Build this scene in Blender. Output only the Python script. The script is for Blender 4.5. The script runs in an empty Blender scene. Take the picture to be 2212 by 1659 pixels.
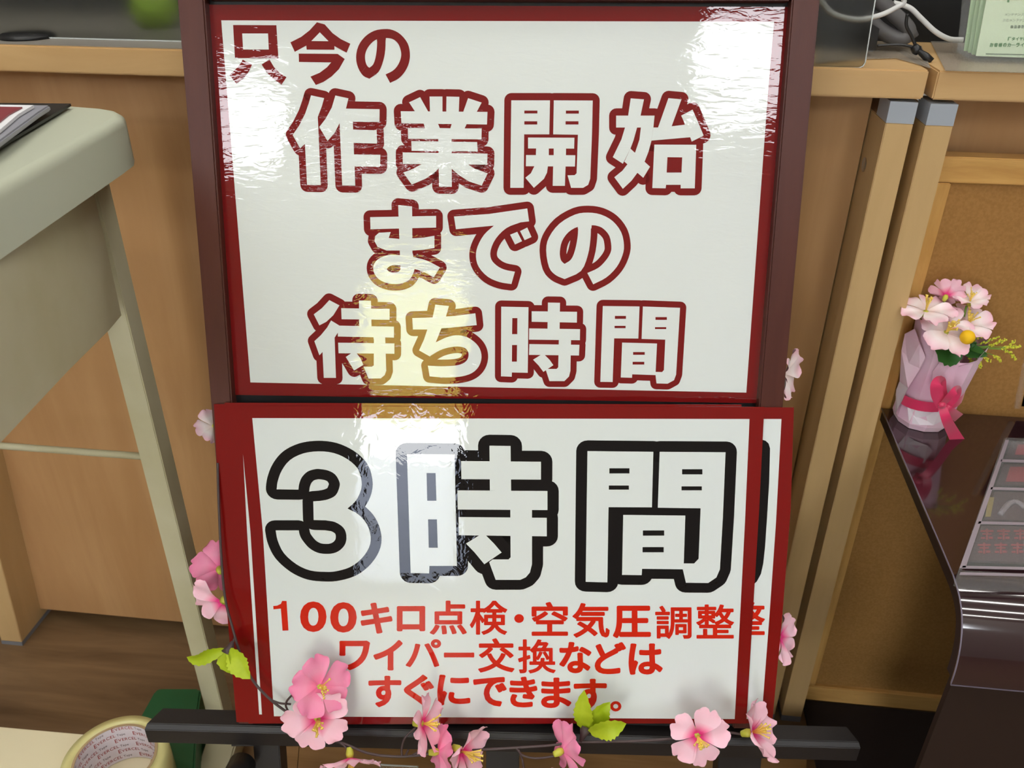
import bpy, bmesh, math, random
from mathutils import Vector, Matrix
random.seed(7)
SC = bpy.context.scene
COL = SC.collection
# ---------------------------------------------------------------- camera
F, CX, CY = 1853.0, 1106.0, 829.5
PITCH, YAW, ROLL = 0.530165, -0.109808, -0.007889
CAM = Vector((0, 0, 0.8713))
FWD = Vector((math.sin(YAW)*math.cos(PITCH), math.cos(YAW)*math.cos(PITCH), -math.sin(PITCH)))
RGT = Vector((math.cos(YAW), -math.sin(YAW), 0))
DWN = FWD.cross(RGT)
RGT, DWN = RGT*math.cos(ROLL)+DWN*math.sin(ROLL), DWN*math.cos(ROLL)-RGT*math.sin(ROLL)
cd = bpy.data.cameras.new('camera')
cam = bpy.data.objects.new('camera', cd); COL.objects.link(cam)
cd.sensor_width = 36; cd.lens = F/2212*36; cd.clip_start = 0.01
cd.dof.use_dof = True; cd.dof.focus_distance = 0.66; cd.dof.aperture_fstop = 15
cam.matrix_world = Matrix.Translation(CAM) @ Matrix(((RGT.x, -DWN.x, -FWD.x), (RGT.y, -DWN.y, -FWD.y), (RGT.z, -DWN.z, -FWD.z))).to_4x4()
SC.camera = cam
SC.view_settings.view_transform = 'Standard'; SC.view_settings.look = 'None'
SC.view_settings.gamma = 1; SC.view_settings.use_curve_mapping = False
SC.view_settings.exposure = 0.0
# ---------------------------------------------------------------- sky
w = bpy.data.worlds.new('overcast_sky'); SC.world = w; w.use_nodes = True
bg = w.node_tree.nodes['Background']; bg.inputs[0].default_value = (0.93, 0.96, 1.0, 1); bg.inputs[1].default_value = 16.0
# ---------------------------------------------------------------- ceiling lamp light (each inside its fixture)
LAMP_ROWS = [(-0.85, -1.0), (-0.85, 0.9), (-0.15, -1.0), (-0.15, 0.9), (0.55, -1.0), (0.55, 0.9), (1.3, -1.0), (1.3, 0.9)]
LAMP_E = 5.5
LAMP_C = (1.0, 0.985, 0.955)

def ray(x, y):
    return (RGT*((x-CX)/F) + DWN*((y-CY)/F) + FWD).normalized()
def hit(x, y, P, n):
    r = ray(x, y); return CAM + r*((P-CAM).dot(n)/r.dot(n))
def atZ(x, y, z): return hit(x, y, Vector((0, 0, z)), Vector((0, 0, 1)))
def atY(x, y, Y): return hit(x, y, Vector((0, Y, 0)), Vector((0, 1, 0)))
SU = Vector((0.9964953, 0.083384, 0.0066521)).normalized()
SV = Vector((-0.0289821, 0.2743905, 0.946427)); SV = (SV-SU*SV.dot(SU)).normalized()
SN = SU.cross(SV)
ST = Vector((-0.2963656, 0.6463656, -0.078739)) + CAM
def onN(x, y, o=0.0): return hit(x, y, ST+SN*o, SN)
def uv(x, y, o=0.0):
    p = onN(x, y, o)-ST; return (p.dot(SU), p.dot(SV))
# ---------------------------------------------------------------- materials
def lin(c):
    return tuple(((v/255)/12.92 if v/255 <= .04045 else ((v/255+.055)/1.055)**2.4) for v in c)+(1,)
def mat(name, rgb, rough=.5, spec=.5, metal=0, trans=0, ior=1.5, coat=0, emit=None, es=0, sheen=0, alpha=1, sss=0):
    m = bpy.data.materials.new(name); m.use_nodes = True
    b = m.node_tree.nodes['Principled BSDF']; I = b.inputs
    I['Base Color'].default_value = lin(rgb); I['Roughness'].default_value = rough
    I['Specular IOR Level'].default_value = spec; I['Metallic'].default_value = metal
    I['Transmission Weight'].default_value = trans; I['IOR'].default_value = ior
    I['Coat Weight'].default_value = coat; I['Coat Roughness'].default_value = .05
    I['Sheen Weight'].default_value = sheen; I['Alpha'].default_value = alpha
    if emit: I['Emission Color'].default_value = lin(emit); I['Emission Strength'].default_value = es
    return m
def nodes(m): return m.node_tree.nodes, m.node_tree.links, m.node_tree.nodes['Principled BSDF']
def noise(m, scale, vec=(1, 1, 1), detail=3, rough=.5, dist=0, rot=(0, 0, 0), coord='Object'):
    N, L, b = nodes(m)
    tc = N.new('ShaderNodeTexCoord'); mp = N.new('ShaderNodeMapping'); mp.inputs['Scale'].default_value = vec; mp.inputs['Rotation'].default_value = rot
    L.new(tc.outputs[coord], mp.inputs[0])
    n = N.new('ShaderNodeTexNoise'); n.inputs['Scale'].default_value = scale; n.inputs['Detail'].default_value = detail
    n.inputs['Roughness'].default_value = rough; n.inputs['Distortion'].default_value = dist
    L.new(mp.outputs[0], n.inputs['Vector']); return n
def tint(m, n, c1, c2, lo=.35, hi=.65):
    N, L, b = nodes(m)
    r = N.new('ShaderNodeValToRGB'); r.color_ramp.elements[0].position = lo; r.color_ramp.elements[1].position = hi
    r.color_ramp.elements[0].color = lin(c1); r.color_ramp.elements[1].color = lin(c2)
    L.new(n.outputs[0], r.inputs[0]); L.new(r.outputs[0], b.inputs['Base Color']); return r
def bump(m, n, strength, dist, target='Normal', prev=None):
    N, L, b = nodes(m)
    k = N.new('ShaderNodeBump'); k.inputs['Strength'].default_value = strength; k.inputs['Distance'].default_value = dist
    L.new(n.outputs[0], k.inputs['Height'])
    if prev: L.new(prev.outputs[0], k.inputs['Normal'])
    L.new(k.outputs[0], b.inputs[target]); return k
def wood(name, c1, c2, vec, scale=6, rough=.42, spec=.4):
    m = mat(name, c1, rough, spec); n = noise(m, scale, vec, 5, .6, .6); tint(m, n, c1, c2, .3, .7)
    n2 = noise(m, scale*9, vec, 2); bump(m, n2, .08, .001); return m
# laminated print: glossy film, shared ripple so every ink reflects as one sheet
def film(name, rgb, kind):
    m = mat(name, rgb, .02, .5)
    if kind == 'top':
        a = noise(m, 120, (.5, 1.6, 1), 2.5, .6, .6); k = bump(m, a, 1.0, .00016)
        c = noise(m, 12, (.8, 1.4, 1), 1, .4, 0); bump(m, c, 1.0, .0011, prev=k)
    else:
        a = noise(m, 80, (1.2, .9, 1), 2.5, .6, .8); k = bump(m, a, 1.0, .00011)
        c = noise(m, 9, (1.4, .8, 1), 1, .4, 0); bump(m, c, 1.0, .0008, prev=k)
    return m
RED_T = film('film_red_top', (124, 24, 24), 'top'); WHT_T = film('film_white_top', (226, 232, 229), 'top')
RED_B = film('film_red_low', (128, 20, 18), 'low'); WHT_B = film('film_white_low', (226, 233, 231), 'low')
BLK_B = film('film_black', (17, 15, 17), 'low'); ORG_B = film('film_vermilion', (212, 40, 22), 'low')
MAPLE_V = wood('maple_upright', (178, 134, 88), (196, 154, 106), (7, 7, .8), 3.2)
MAPLE_H = wood('maple_flat', (198, 160, 108), (208, 172, 120), (1, 9, 9), 6)
MAPLE_L = wood('maple_leg', (196, 163, 112), (204, 171, 120), (9, 9, 1), 6)
PINE = wood('pine_strip', (196, 146, 78), (222, 176, 104), (1.5, 1.5, 12), 7)
PINE_V = wood('pine_strip_upright', (196, 146, 78), (218, 172, 100), (12, 12, 1.5), 7)
KRAFT = mat('kraft_board', (168, 122, 62), .9, .2); tint(KRAFT, noise(KRAFT, 420, (1, 1, 1), 2), (156, 114, 62), (168, 124, 70)); bump(KRAFT, noise(KRAFT, 900), .2, .0003)
FLOOR = wood('oak_floor', (100, 76, 50), (132, 104, 72), (1.2, 9, 1), 4, .45, .4)
MAHOG = wood('mahogany', (76, 36, 28), (86, 44, 34), (9, 1.5, 1), 6, .42, .32)
BLACKW = mat('black_stained_wood', (34, 31, 31), .42, .5); bump(BLACKW, noise(BLACKW, 300, (1, 6, 6)), .15, .0004)
BACKB = mat('black_backing', (16, 15, 17), .5)
CREAM = mat('cream_paint', (190, 185, 152), .5, .35); tint(CREAM, noise(CREAM, 14, (1, 1, 1), 5), (184, 177, 142), (198, 193, 163), .3, .7)
CREAMTOP = mat('desk_top_laminate', (190, 194, 172), .4, .4)
GREYCAP = mat('grey_plastic', (165, 172, 180), .45)
GREYFOOT = mat('grey_foot', (120, 122, 128), .5)
GREEN = mat('green_plastic', (20, 92, 52), .45)
CLEAR = mat('clear_acrylic', (215, 220, 218), .04, .6, alpha=.09)
EDGE = mat('edge_glint', (200, 206, 204), .3)  # pale colour stands for the light caught on acrylic edges
SMOKE = mat('smoked_acrylic', (200, 202, 198), .30, .5, trans=1, ior=1.3)
DARK = mat('black_plastic', (22, 22, 24), .4)
GREYPL = mat('charcoal_plastic', (58, 60, 64), .4)
WHITEC = mat('white_cable', (210, 210, 208), .4)
GREYC = mat('grey_cable', (92, 90, 90), .45)
PAPERG = mat('pale_green_paper', (224, 240, 206), .6)
PAPERG2 = mat('green_paper', (176, 204, 158), .6)
INKG = mat('green_ink', (96, 148, 92), .6); INKGR = mat('grey_ink', (128, 146, 120), .6)
WHITEP = mat('white_paper', (232, 232, 234), .6)
BROWN = mat('glossy_brown_top', (46, 27, 30), .09, .85, coat=.6)
BROWND = mat('dark_brown_side', (36, 21, 14), .55)
PINKP = mat('pink_wrapping', (236, 196, 214), .75, .2, sheen=.3); tint(PINKP, noise(PINKP, 26, (1, 1, 1), 3), (232, 180, 206), (240, 214, 226), .3, .7)
PALEP = mat('pale_wrapping', (240, 228, 236), .75, .2)
RIBBON = mat('satin_ribbon', (222, 48, 98), .32, .5, sheen=.4)
LEAFY = mat('lime_leaf', (172, 192, 26), .5, .4); tint(LEAFY, noise(LEAFY, 60, (1, 1, 1), 3), (160, 182, 20), (184, 202, 44))
LEAFD = mat('dark_leaf', (48, 98, 36), .5, .4)
SPRIG = mat('yellow_sprig', (216, 214, 60), .6); SPRIGS = mat('sprig_stem', (120, 165, 60), .6)
YBALL = mat('yellow_ball', (248, 196, 16), .7)
STAMEN = mat('stamen_yellow', (255, 226, 110), .5); CALYX = mat('calyx_green', (196, 196, 70), .5)
VINE = mat('vine_brown', (74, 58, 58), .5)
TAPE = mat('tape_wound', (214, 206, 142), .25, .5, coat=.3); TAPEC = mat('tape_core', (222, 214, 220), .7)
TAPEK = mat('tape_core_edge', (176, 150, 112), .8); INKR = mat('tape_ink', (170, 36, 28), .6); INKD = mat('tape_ink_dark', (96, 74, 80), .6)
WALLM = mat('wall_paint', (206, 204, 198), .8); CEILM = mat('ceiling_board', (225, 225, 222), .85)
STEEL = mat('steel', (190, 190, 190), .3, metal=1)
def petal_mat(name, c0, c1, c2):
    m = mat(name, c1, .6, .25); N, L, b = nodes(m)
    a = N.new('ShaderNodeAttribute'); a.attribute_name = 'along'
    r = N.new('ShaderNodeValToRGB'); e = r.color_ramp.elements
    e[0].position = .14; e[0].color = lin(c0); e[1].position = .46; e[1].color = lin(c1); x = e.new(1.0); x.color = lin(c2)
    L.new(a.outputs['Fac'], r.inputs[0]); L.new(r.outputs[0], b.inputs['Base Color'])
    n = noise(m, 300, (1, 1, 1), 2); bump(m, n, .25, .0004)
    I = b.inputs; I['Subsurface Weight'].default_value = .25; I['Subsurface Radius'].default_value = (.004, .002, .002); I['Subsurface Scale'].default_value = .5
    return m
PETAL = petal_mat('petal_light', (240, 66, 142), (252, 206, 220), (250, 196, 212))
PETALD = petal_mat('petal_deep', (250, 130, 176), (246, 158, 190), (240, 138, 178))
PETALW = petal_mat('petal_white', (246, 226, 222), (252, 238, 238), (242, 190, 206))
# ---------------------------------------------------------------- object helpers
def link(o, parent=None):
    COL.objects.link(o)
    if parent: o.parent = parent
    return o
def tag(o, label=None, cat=None, group=None, kind=None):
    if label: o['label'] = label
    if cat: o['category'] = cat
    if group: o['group'] = group
    if kind: o['kind'] = kind
    return o
def empty(name, loc, label, cat, group=None, mw=None):
    o = bpy.data.objects.new(name, None); o.empty_display_size = .02; COL.objects.link(o)
    o.matrix_world = mw if mw is not None else Matrix.Translation(loc)
    return tag(o, label, cat, group)
def org(p):      # world matrix of a parent chain without depsgraph
    m = Matrix.Identity(4)
    while p: m = p.matrix_basis @ m; p = p.parent
    return m
class G:
    """gathers geometry in world coordinates"""
    def __init__(s): s.v = []; s.f = []; s.mi = []; s.sm = []; s.attr = []
    def add(s, vs, fs, mi=0, sm=False):
        n = len(s.v); s.v += [Vector(p) for p in vs]
        for f in fs: s.f.append([n+i for i in f]); s.mi.append(mi); s.sm.append(sm)
        return s
    def box(s, a, b, mi=0):
        x0, y0, z0 = a; x1, y1, z1 = b
        return s.hexa([(x0, y0, z0), (x1, y0, z0), (x1, y1, z0), (x0, y1, z0)], [(x0, y0, z1), (x1, y0, z1), (x1, y1, z1), (x0, y1, z1)], mi)
    def hexa(s, lo, hi, mi=0):
        n = len(lo); fs = [list(range(n))[::-1], [n+i for i in range(n)]]+[[i, (i+1) % n, n+(i+1) % n, n+i] for i in range(n)]
        return s.add(list(lo)+list(hi), fs, mi)
    def prism(s, pts, vec, mi=0):
        pts = [Vector(p) for p in pts]; v = Vector(vec); return s.hexa([p+v for p in pts], pts, mi)
    def tube(s, pts, r, n=8, mi=0, sm=True, cap=True):
        pts = [Vector(p) for p in pts]; k = len(pts); rs = r if isinstance(r, (list, tuple)) else [r]*k
        d = (pts[1]-pts[0]).normalized(); a = d.orthogonal().normalized(); vs = []
        for i in range(k):
            t = ((pts[min(i+1, k-1)]-pts[max(i-1, 0)])).normalized()
            a = (a-t*a.dot(t)).normalized(); b = t.cross(a)
            for j in range(n):
                q = 2*math.pi*j/n; vs.append(pts[i]+(a*math.cos(q)+b*math.sin(q))*rs[i])
        fs = [[i*n+j, i*n+(j+1) % n, (i+1)*n+(j+1) % n, (i+1)*n+j] for i in range(k-1) for j in range(n)]
        if cap: fs += [list(range(n))[::-1], [(k-1)*n+j for j in range(n)]]
        return s.add(vs, fs, mi, sm)
    def lathe(s, c, axis, prof, n=32, mi=0, sm=True, closed=False):
        ax = Vector(axis).normalized(); a = ax.orthogonal().normalized(); b = ax.cross(a); vs = []
        for (r, h) in prof:
            for j in range(n):
                q = 2*math.pi*j/n; vs.append(Vector(c)+ax*h+(a*math.cos(q)+b*math.sin(q))*r)
        k = len(prof); R = range(k if closed else k-1)
        fs = [[i*n+j, i*n+(j+1) % n, ((i+1) % k)*n+(j+1) % n, ((i+1) % k)*n+j] for i in R for j in range(n)]
        return s.add(vs, fs, mi, sm)
    def build(s, name, mats, parent=None, bevel=0, along=None, seg=2):
        me = bpy.data.meshes.new(name)
        inv = org(parent).inverted() if parent else Matrix.Identity(4)
        base = Vector((0, 0, 0))
        if not parent and s.v: 
            base = Vector((sum(p.x for p in s.v)/len(s.v), sum(p.y for p in s.v)/len(s.v), min(p.z for p in s.v)))
        me.from_pydata([tuple(inv @ p - base) for p in s.v], [], s.f)
        for m in (mats if isinstance(mats, (list, tuple)) else [mats]): me.materials.append(m)
        me.polygons.foreach_set('material_index', s.mi); me.polygons.foreach_set('use_smooth', s.sm)
        if along:
            at = me.attributes.new('along', 'FLOAT', 'POINT'); at.data.foreach_set('value', along)
        me.update()
        o = bpy.data.objects.new(name, me); link(o, parent); o.location = base
        if bevel:
            bm = bmesh.new(); bm.from_mesh(me); bmesh.ops.remove_doubles(bm, verts=bm.verts, dist=1e-6); bmesh.ops.recalc_face_normals(bm, faces=bm.faces)
            bmesh.ops.bevel(bm, geom=[e for e in bm.edges if len(e.link_faces) == 2 and e.calc_face_angle(0) > .5], offset=bevel, segments=seg, affect='EDGES', clamp_overlap=True)
            bm.to_mesh(me); bm.free()
        return o
def spline(pts, n=8):
    P = [Vector(p) for p in pts]; P = [P[0]*2-P[1]]+P+[P[-1]*2-P[-2]]; out = []
    for i in range(1, len(P)-2):
        a, b, c, d = P[i-1:i+3]
        for k in range(n):
            t = k/n; out.append(.5*((2*b)+(c-a)*t+(2*a-5*b+4*c-d)*t*t+(3*b-a-3*c+d)*t**3))
    out.append(P[-2]); return out
def struct(o): o['kind'] = 'structure'; return o
# ================================================================ ROOM SHELL
struct(G().box((-3.2, -1.2, -.05), (3.2, 3.0, 0)).build('floor', FLOOR))
struct(G().box((-3.2, -1.2, 2.6), (3.2, 3.0, 2.65)).build('ceiling', CEILM))
struct(G().box((-3.25, -1.2, 0), (-3.2, 3.0, 2.6)).build('wall_left', WALLM))
struct(G().box((3.2, -1.2, 0), (3.25, 3.0, 2.6)).build('wall_right', WALLM))
struct(G().box((-3.2, 3.0, 0), (3.2, 3.05, 2.6)).build('wall_back', WALLM))
# shop front with its openings (x0, x1, z0, z1)
OPEN = [(-1.25, -.62, 1.19, 1.46), (-.40, -.09, .02, .92), (.56, 1.15, 1.42, 1.80), (-.60, -.02, 1.21, 1.26)]  # the last, a thin slit, is added to throw glare streaks on the poster
xs = sorted({-3.2, 3.2} | {v for o in OPEN for v in o[:2]}); zs = sorted({0, 2.6} | {v for o in OPEN for v in o[2:]})
g = G()
for i in range(len(xs)-1):
    for j in range(len(zs)-1):
        cx, cz = (xs[i]+xs[i+1])/2, (zs[j]+zs[j+1])/2
        if not any(a < cx < b and c < cz < d for a, b, c, d in OPEN):
            g.box((xs[i], -1.26, zs[j]), (xs[i+1], -1.2, zs[j+1]))
struct(g.build('wall_front', WALLM))
FRM = mat('window_frame_paint', (70, 72, 76), .5)
for k, (a, b, c, d) in enumerate(OPEN):
    g = G(); t = .012
    g.box((a, -1.25, c), (a+t, -1.21, d)).box((b-t, -1.25, c), (b, -1.21, d)).box((a+t, -1.25, c), (b-t, -1.21, c+t)).box((a+t, -1.25, d-t), (b-t, -1.21, d))
    nm = 'door_1' if k == 1 else 'window_%d' % (k+1 if k < 1 else k)
    fr = struct(g.build(nm, FRM))
# outdoors
PAVE = mat('grey_pavement', (150, 156, 172), .9)
tag(G().box((-6, -9, -.06), (6, -1.3, -.02)).build('pavement', PAVE), 'grey concrete pavement outside the shop front', 'pavement', kind='structure')
YEL = mat('yellow_banner_cloth', (252, 246, 110), .7)
bn = empty('banner', (-.3, -2.6, -.02), 'yellow banner standing on the pavement outside the glass door', 'banner')
G().box((-.54, -2.60, .50), (-.06, -2.594, 1.10)).build('cloth', YEL, bn)
G().box((-.56, -2.61, -.02), (-.545, -2.59, 1.13)).box((-.66, -2.70, -.02), (-.46, -2.50, .0)).build('pole', FRM, bn)
# ceiling lights
for i, (Y, X) in enumerate(LAMP_ROWS):
    L = empty('ceiling_light', (X, Y, 2.6), 'white linear ceiling light, %s half of the %s row' % ('left' if X < 0 else 'right', ('front', 'second', 'third', 'rear')[i//2]), 'light', 'linear ceiling lights')
    G().box((X-.62, Y-.06, 2.57), (X+.62, Y+.06, 2.6)).build('housing', CEILM, L)
    tm = mat('lit_tube', (255, 252, 240), emit=(255, 250, 238), es=LAMP_E) if i == 0 else tm
    G().tube([(X-.6, Y, 2.55), (X+.6, Y, 2.55)], .018, 10).build('tube', tm, L)
    ld = bpy.data.lights.new('tube_light', 'AREA'); ld.shape = 'RECTANGLE'; ld.size = 1.2; ld.size_y = .08; ld.energy = LAMP_E; ld.color = LAMP_C
    lo = bpy.data.objects.new('tube_light', ld); COL.objects.link(lo); lo.parent = L; lo.location = (0, 0, -.075)
# ================================================================ COUNTERS
CYF = .72; CTOP = .7485; CBOT = .7268
def counter(label, x0, x1, legs, rightp):
    t = empty('counter_table', ((x0+x1)/2, CYF+.2, 0), label, 'counter', 'maple counter tables')
    G().box((x0, CYF, CBOT), (x1, CYF+.60, CTOP)).build('worktop', MAPLE_H, t, .0012)
    for (px, side) in legs:
        # each leg: leg panel, grey cap above, grey foot below; px = [(x,y)...] corners of the front face
        a, b, c, d = [atY(x, y, CYF+.001) for x, y in px]
        if side == 'full':
            cap = .0165
            lt = a+(d-a)*(cap/abs(a.z-d.z)); rt = b+(c-b)*(cap/abs(b.z-c.z))
            lb = a+(d-a)*(1-.009/abs(a.z-d.z)); rb = b+(c-b)*(1-.009/abs(b.z-c.z))
        G().prism([d*0+lb, rb, rt, lt], (0, .50, 0)).build('leg', MAPLE_L, t, .0006)
        G().prism([lt, rt, b, a], (0, .03, 0)).build('cap', GREYCAP, t)
        G().prism([d, c, rb, lb], (0, .50, 0)).build('foot', GREYFOOT, t)
    return t
c1 = counter('maple counter table behind the sign, its worktop running to the left', -1.02, .2405,
             [([(1924, 219), (1984, 222), (1671, 1555), (1628, 1551)], 'full'), ([(-330, 160), (-275, 160), (50, 1398), (5, 1394)], 'full')], 1)
G().box((-.768, .767, .0215), (.2160, .785, .7268)).build('modesty_panel', MAPLE_V, c1)
G().lathe((.2168, .755, .665), (-1, 0, 0), [(0, .0), (.006, .0), (.0065, -.003)], 14).build('screw', STEEL, c1)
c2 = counter('maple counter table at the right, beside the cork board', .2472, 1.35,
             [([(2011, 224), (2071, 226), (1728, 1560), (1686, 1556)], 'full')], 1)
G().box((.272, .79, .022), (1.3, .805, .7268)).build('modesty_panel', MAPLE_V, c2)
# cork / kraft board framed with pine, standing against the second counter
kb = empty('framed_board', (.6, .77, 0), 'brown kraft board in a pine frame standing under the right counter', 'board')
G().box((.275, .757, .006), (1.2, .764, .672)).build('board', KRAFT, kb)
G().box((.273, .752, .653), (1.2, .770, .675)).build('frame_strip', PINE, kb, .001)
G().box((.273, .752, .004), (1.2, .770, .029)).build('frame_strip', PINE, kb, .001)
G().box((.273, .752, .0295), (.291, .770, .6525)).build('frame_strip', PINE_V, kb, .001)
G().box((1.18, .752, .0295), (1.2, .770, .6525)).build('frame_strip', PINE_V, kb, .001)
tag(G().box((.28, .42, .0), (1.2, .751, .004)).build('dark_floor_sheet', mat('dark_brown_sheet', (30, 17, 14), .9)), 'very dark brown thin sheet on the floor under the right counter', 'mat')  # thin flat sheet, one very dark brown all over
# ---------------------------------------------------------------- things on the counters
asn = empty('acrylic_screen', (-.6, .74, CTOP), 'translucent smoky acrylic screen standing on the left of the counter', 'screen')
G().box((-1.0, .752, .7495), (-.20, .755, 1.05)).build('pane', SMOKE, asn)
G().box((-1.0, .7515, .7495), (-.20, .7519, .7505)).build('edge_glint', EDGE, asn)
tag(G().box((-1.0, .7225, .7487), (-.2, 1.2, .7493)).build('desk_mat', mat('grey_mat', (140, 134, 124), .45)), 'grey desk mat lying under the left acrylic screen', 'mat')
tag(G().box((-.75, .93, .7495), (-.36, 1.10, .90)).build('equipment_box', GREYPL, bevel=.006), 'dark grey box seen blurred through the left acrylic screen', 'box')
gb = G().lathe((-.432, .83, .7495), (0, 0, 1), [(0, 0), (.014, 0), (.020, .008), (.022, .018), (.017, .030), (0, .036)], 20)
tag(gb.build('green_ornament', mat('green_blob', (160, 195, 50), .6)), 'small yellow-green object glowing through the left acrylic screen', 'ornament')
tag(G().lathe(tuple(atZ(42, 84, .7497)+Vector((0, .012, 0))), (0, 0, 1), [(0, 0), (.024, 0), (.021, .003), (0, .0035)], 20).build('round_base', DARK), 'small black round base peeping out under the acrylic screen', 'base')
# right acrylic panel (rounded corner)
q = [atY(x, y, .7235) for x, y in [(1560, 140), (1740, 146), (1855, 147), (1864, 143), (1869, 135), (1900, -60), (1560, -60)]]
apn = empty('smoky_partition', (.15, .746, CTOP), 'smoky acrylic panel with rounded corner on the counter right of the sign', 'panel')
G().prism(q, (0, .003, 0)).build('pane', SMOKE, apn)
G().tube([p+Vector((0, -.0002, 0)) for p in q[:6]], .00045, 6).build('edge_glint', EDGE, apn)
tag(G().prism([atY(x, y, .80) for x, y in [(1560, 118), (1884, 124), (1900, 40), (1905, -80), (1560, -80)]], (0, .055, 0)).build('charcoal_case', GREYPL), 'charcoal case standing behind the right acrylic panel', 'case')
tag(G().prism([atY(x, y, .77) for x, y in [(1872, 108), (1892, 109), (1900, 62), (1880, 50)]], (0, .02, 0)).build('black_block', DARK), 'little black block beside the rounded corner of the acrylic panel', 'block')
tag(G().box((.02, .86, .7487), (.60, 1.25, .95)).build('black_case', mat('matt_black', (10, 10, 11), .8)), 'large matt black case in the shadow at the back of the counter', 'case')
def cable(px, Y, r, m, label, nm='cable'):
    pts = spline([atY(x, y, yy) for (x, y), yy in zip(px, Y)], 8)
    return tag(G().tube(pts, r, 10).build(nm, m), label, 'cable')
cable([(1740, -40), (1778, 8), (1800, 30), (1850, 42), (1900, 33), (1940, 14), (1953, 2), (1940, -30)], [.742]*8 if 0 else [.736]*8, .0019, WHITEC, 'white cable hanging in a loop in front of the acrylic panel')
cable([(1930, 6), (1965, 17), (1990, 40), (2020, 68), (2050, 84), (2080, 86)], [.80, .80, .80, .80, .80, .80], .0021, WHITEC, 'pale cable running down to the clear leaflet holder')
cable([(1885, -10), (1920, 20), (1960, 60), (1958, 78), (1935, 82), (1895, 60), (1870, 30)], [.80]*7, .0062, GREYC, 'thick grey cable bent back on itself behind the panel')
cable([(1900, 10), (1945, 35), (1965, 60), (1975, 80)], [.815]*4, .004, GREYC, 'thinner dark grey cable beside the bent thick one')
g = G()
g.tube(spline([atY(x, y, .765) for x, y in [(1895, 99), (1930, 97), (1955, 98), (1980, 105)]]), .0011, 8)
g.tube(spline([atY(x, y, .765) for x, y in [(1960, 30), (1958, 55), (1970, 80), (1980, 104)]]), .0013, 8)
g.tube([atY(1974, 100, .762), atY(1980, 108, .762), atY(1984, 114, .762)], [.003, .004, .003], 8)
g.tube([atY(1984, 110, .76), atY(2000, 122, .758), atY(2012, 133, .756)], [.002, .0030, .0028], 8)
tag(g.build('knotted_cord', DARK), 'knotted black cord with a tag end lying on the counter corner', 'cord')
FILMM = mat('clear_table_film', (176, 170, 158), .25, .5, alpha=.42)
tag(G().prism([atZ(x, y, .7492) for x, y in [(1760, 138), (1870, 128), (1935, 126), (1985, 140), (2010, 148), (1990, 100), (1900, 90), (1760, 90)]], (0, 0, .0005)).build('table_film', FILMM), 'grey translucent film sheet on the counter top near its corner', 'film')
tag(G().prism([atZ(x, y, .7492) for x, y in [(2042, 153), (2400, 163), (2400, 60), (1985, 40)]], (0, 0, .0005)).build('table_film', FILMM), 'grey translucent film sheet on the right counter under the leaflet holder', 'film')
# ---------------------------------------------------------------- flat printing from the built-in font
_gl = {}
def glyph(ch):
    if ch not in _gl:
        c = bpy.data.curves.new('t', 'FONT'); c.body = ch; c.resolution_u = 4
        o = bpy.data.objects.new('t', c); COL.objects.link(o)
        dg = bpy.context.evaluated_depsgraph_get(); dg.update()
        ev = o.evaluated_get(dg); me = ev.to_mesh()
        vs = [(v.co.x, v.co.y) for v in me.vertices]; fs = [list(p.vertices) for p in me.polygons]
        cnt = {}
        for f in fs:
            for a, b in zip(f, f[1:]+f[:1]): k = (min(a, b), max(a, b)); cnt[k] = cnt.get(k, 0)+1
        ed = [k for k, n in cnt.items() if n == 1]
        # merge duplicates for the rim
        ev.to_mesh_clear(); bpy.data.objects.remove(o); bpy.data.curves.remove(c)
        key = {}
        idx = [key.setdefault((round(x, 4), round(y, 4)), len(key)) for x, y in vs]
        cc = {}
        for f in fs:
            f2 = [idx[i] for i in f]
            for a, b in zip(f2, f2[1:]+f2[:1]):
                k = (min(a, b), max(a, b)); cc[k] = cc.get(k, 0)+1
        kv = list(key.keys())
        rim = [(kv[a], kv[b]) for (a, b), n in cc.items() if n == 1 and a != b]
        xs_ = [v[0] for v in vs]; ys_ = [v[1] for v in vs]
        _gl[ch] = (vs, fs, rim, (min(xs_), min(ys_), max(xs_), max(ys_)))
    return _gl[ch]
def dilate(g, segs, r, to3, mi, n=10):
    """ribbons of half-width r with round joints along 2-D segments (flat, same plane)"""
    seen = set()
    for a, b in segs:
        A = Vector(a); B = Vector(b); d = B-A
        if d.length < 1e-9: continue
        p = Vector((-d.y, d.x)).normalized()*r
        face(g, to3, [A-p, B-p, B+p, A+p], mi)
        for q in (a, b):
            k = (round(q[0], 6), round(q[1], 6))
            if k in seen: continue
            seen.add(k)
            face(g, to3, [Vector(q)+Vector((math.cos(2*math.pi*i/n), math.sin(2*math.pi*i/n)))*r for i in range(n)], mi)
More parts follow.
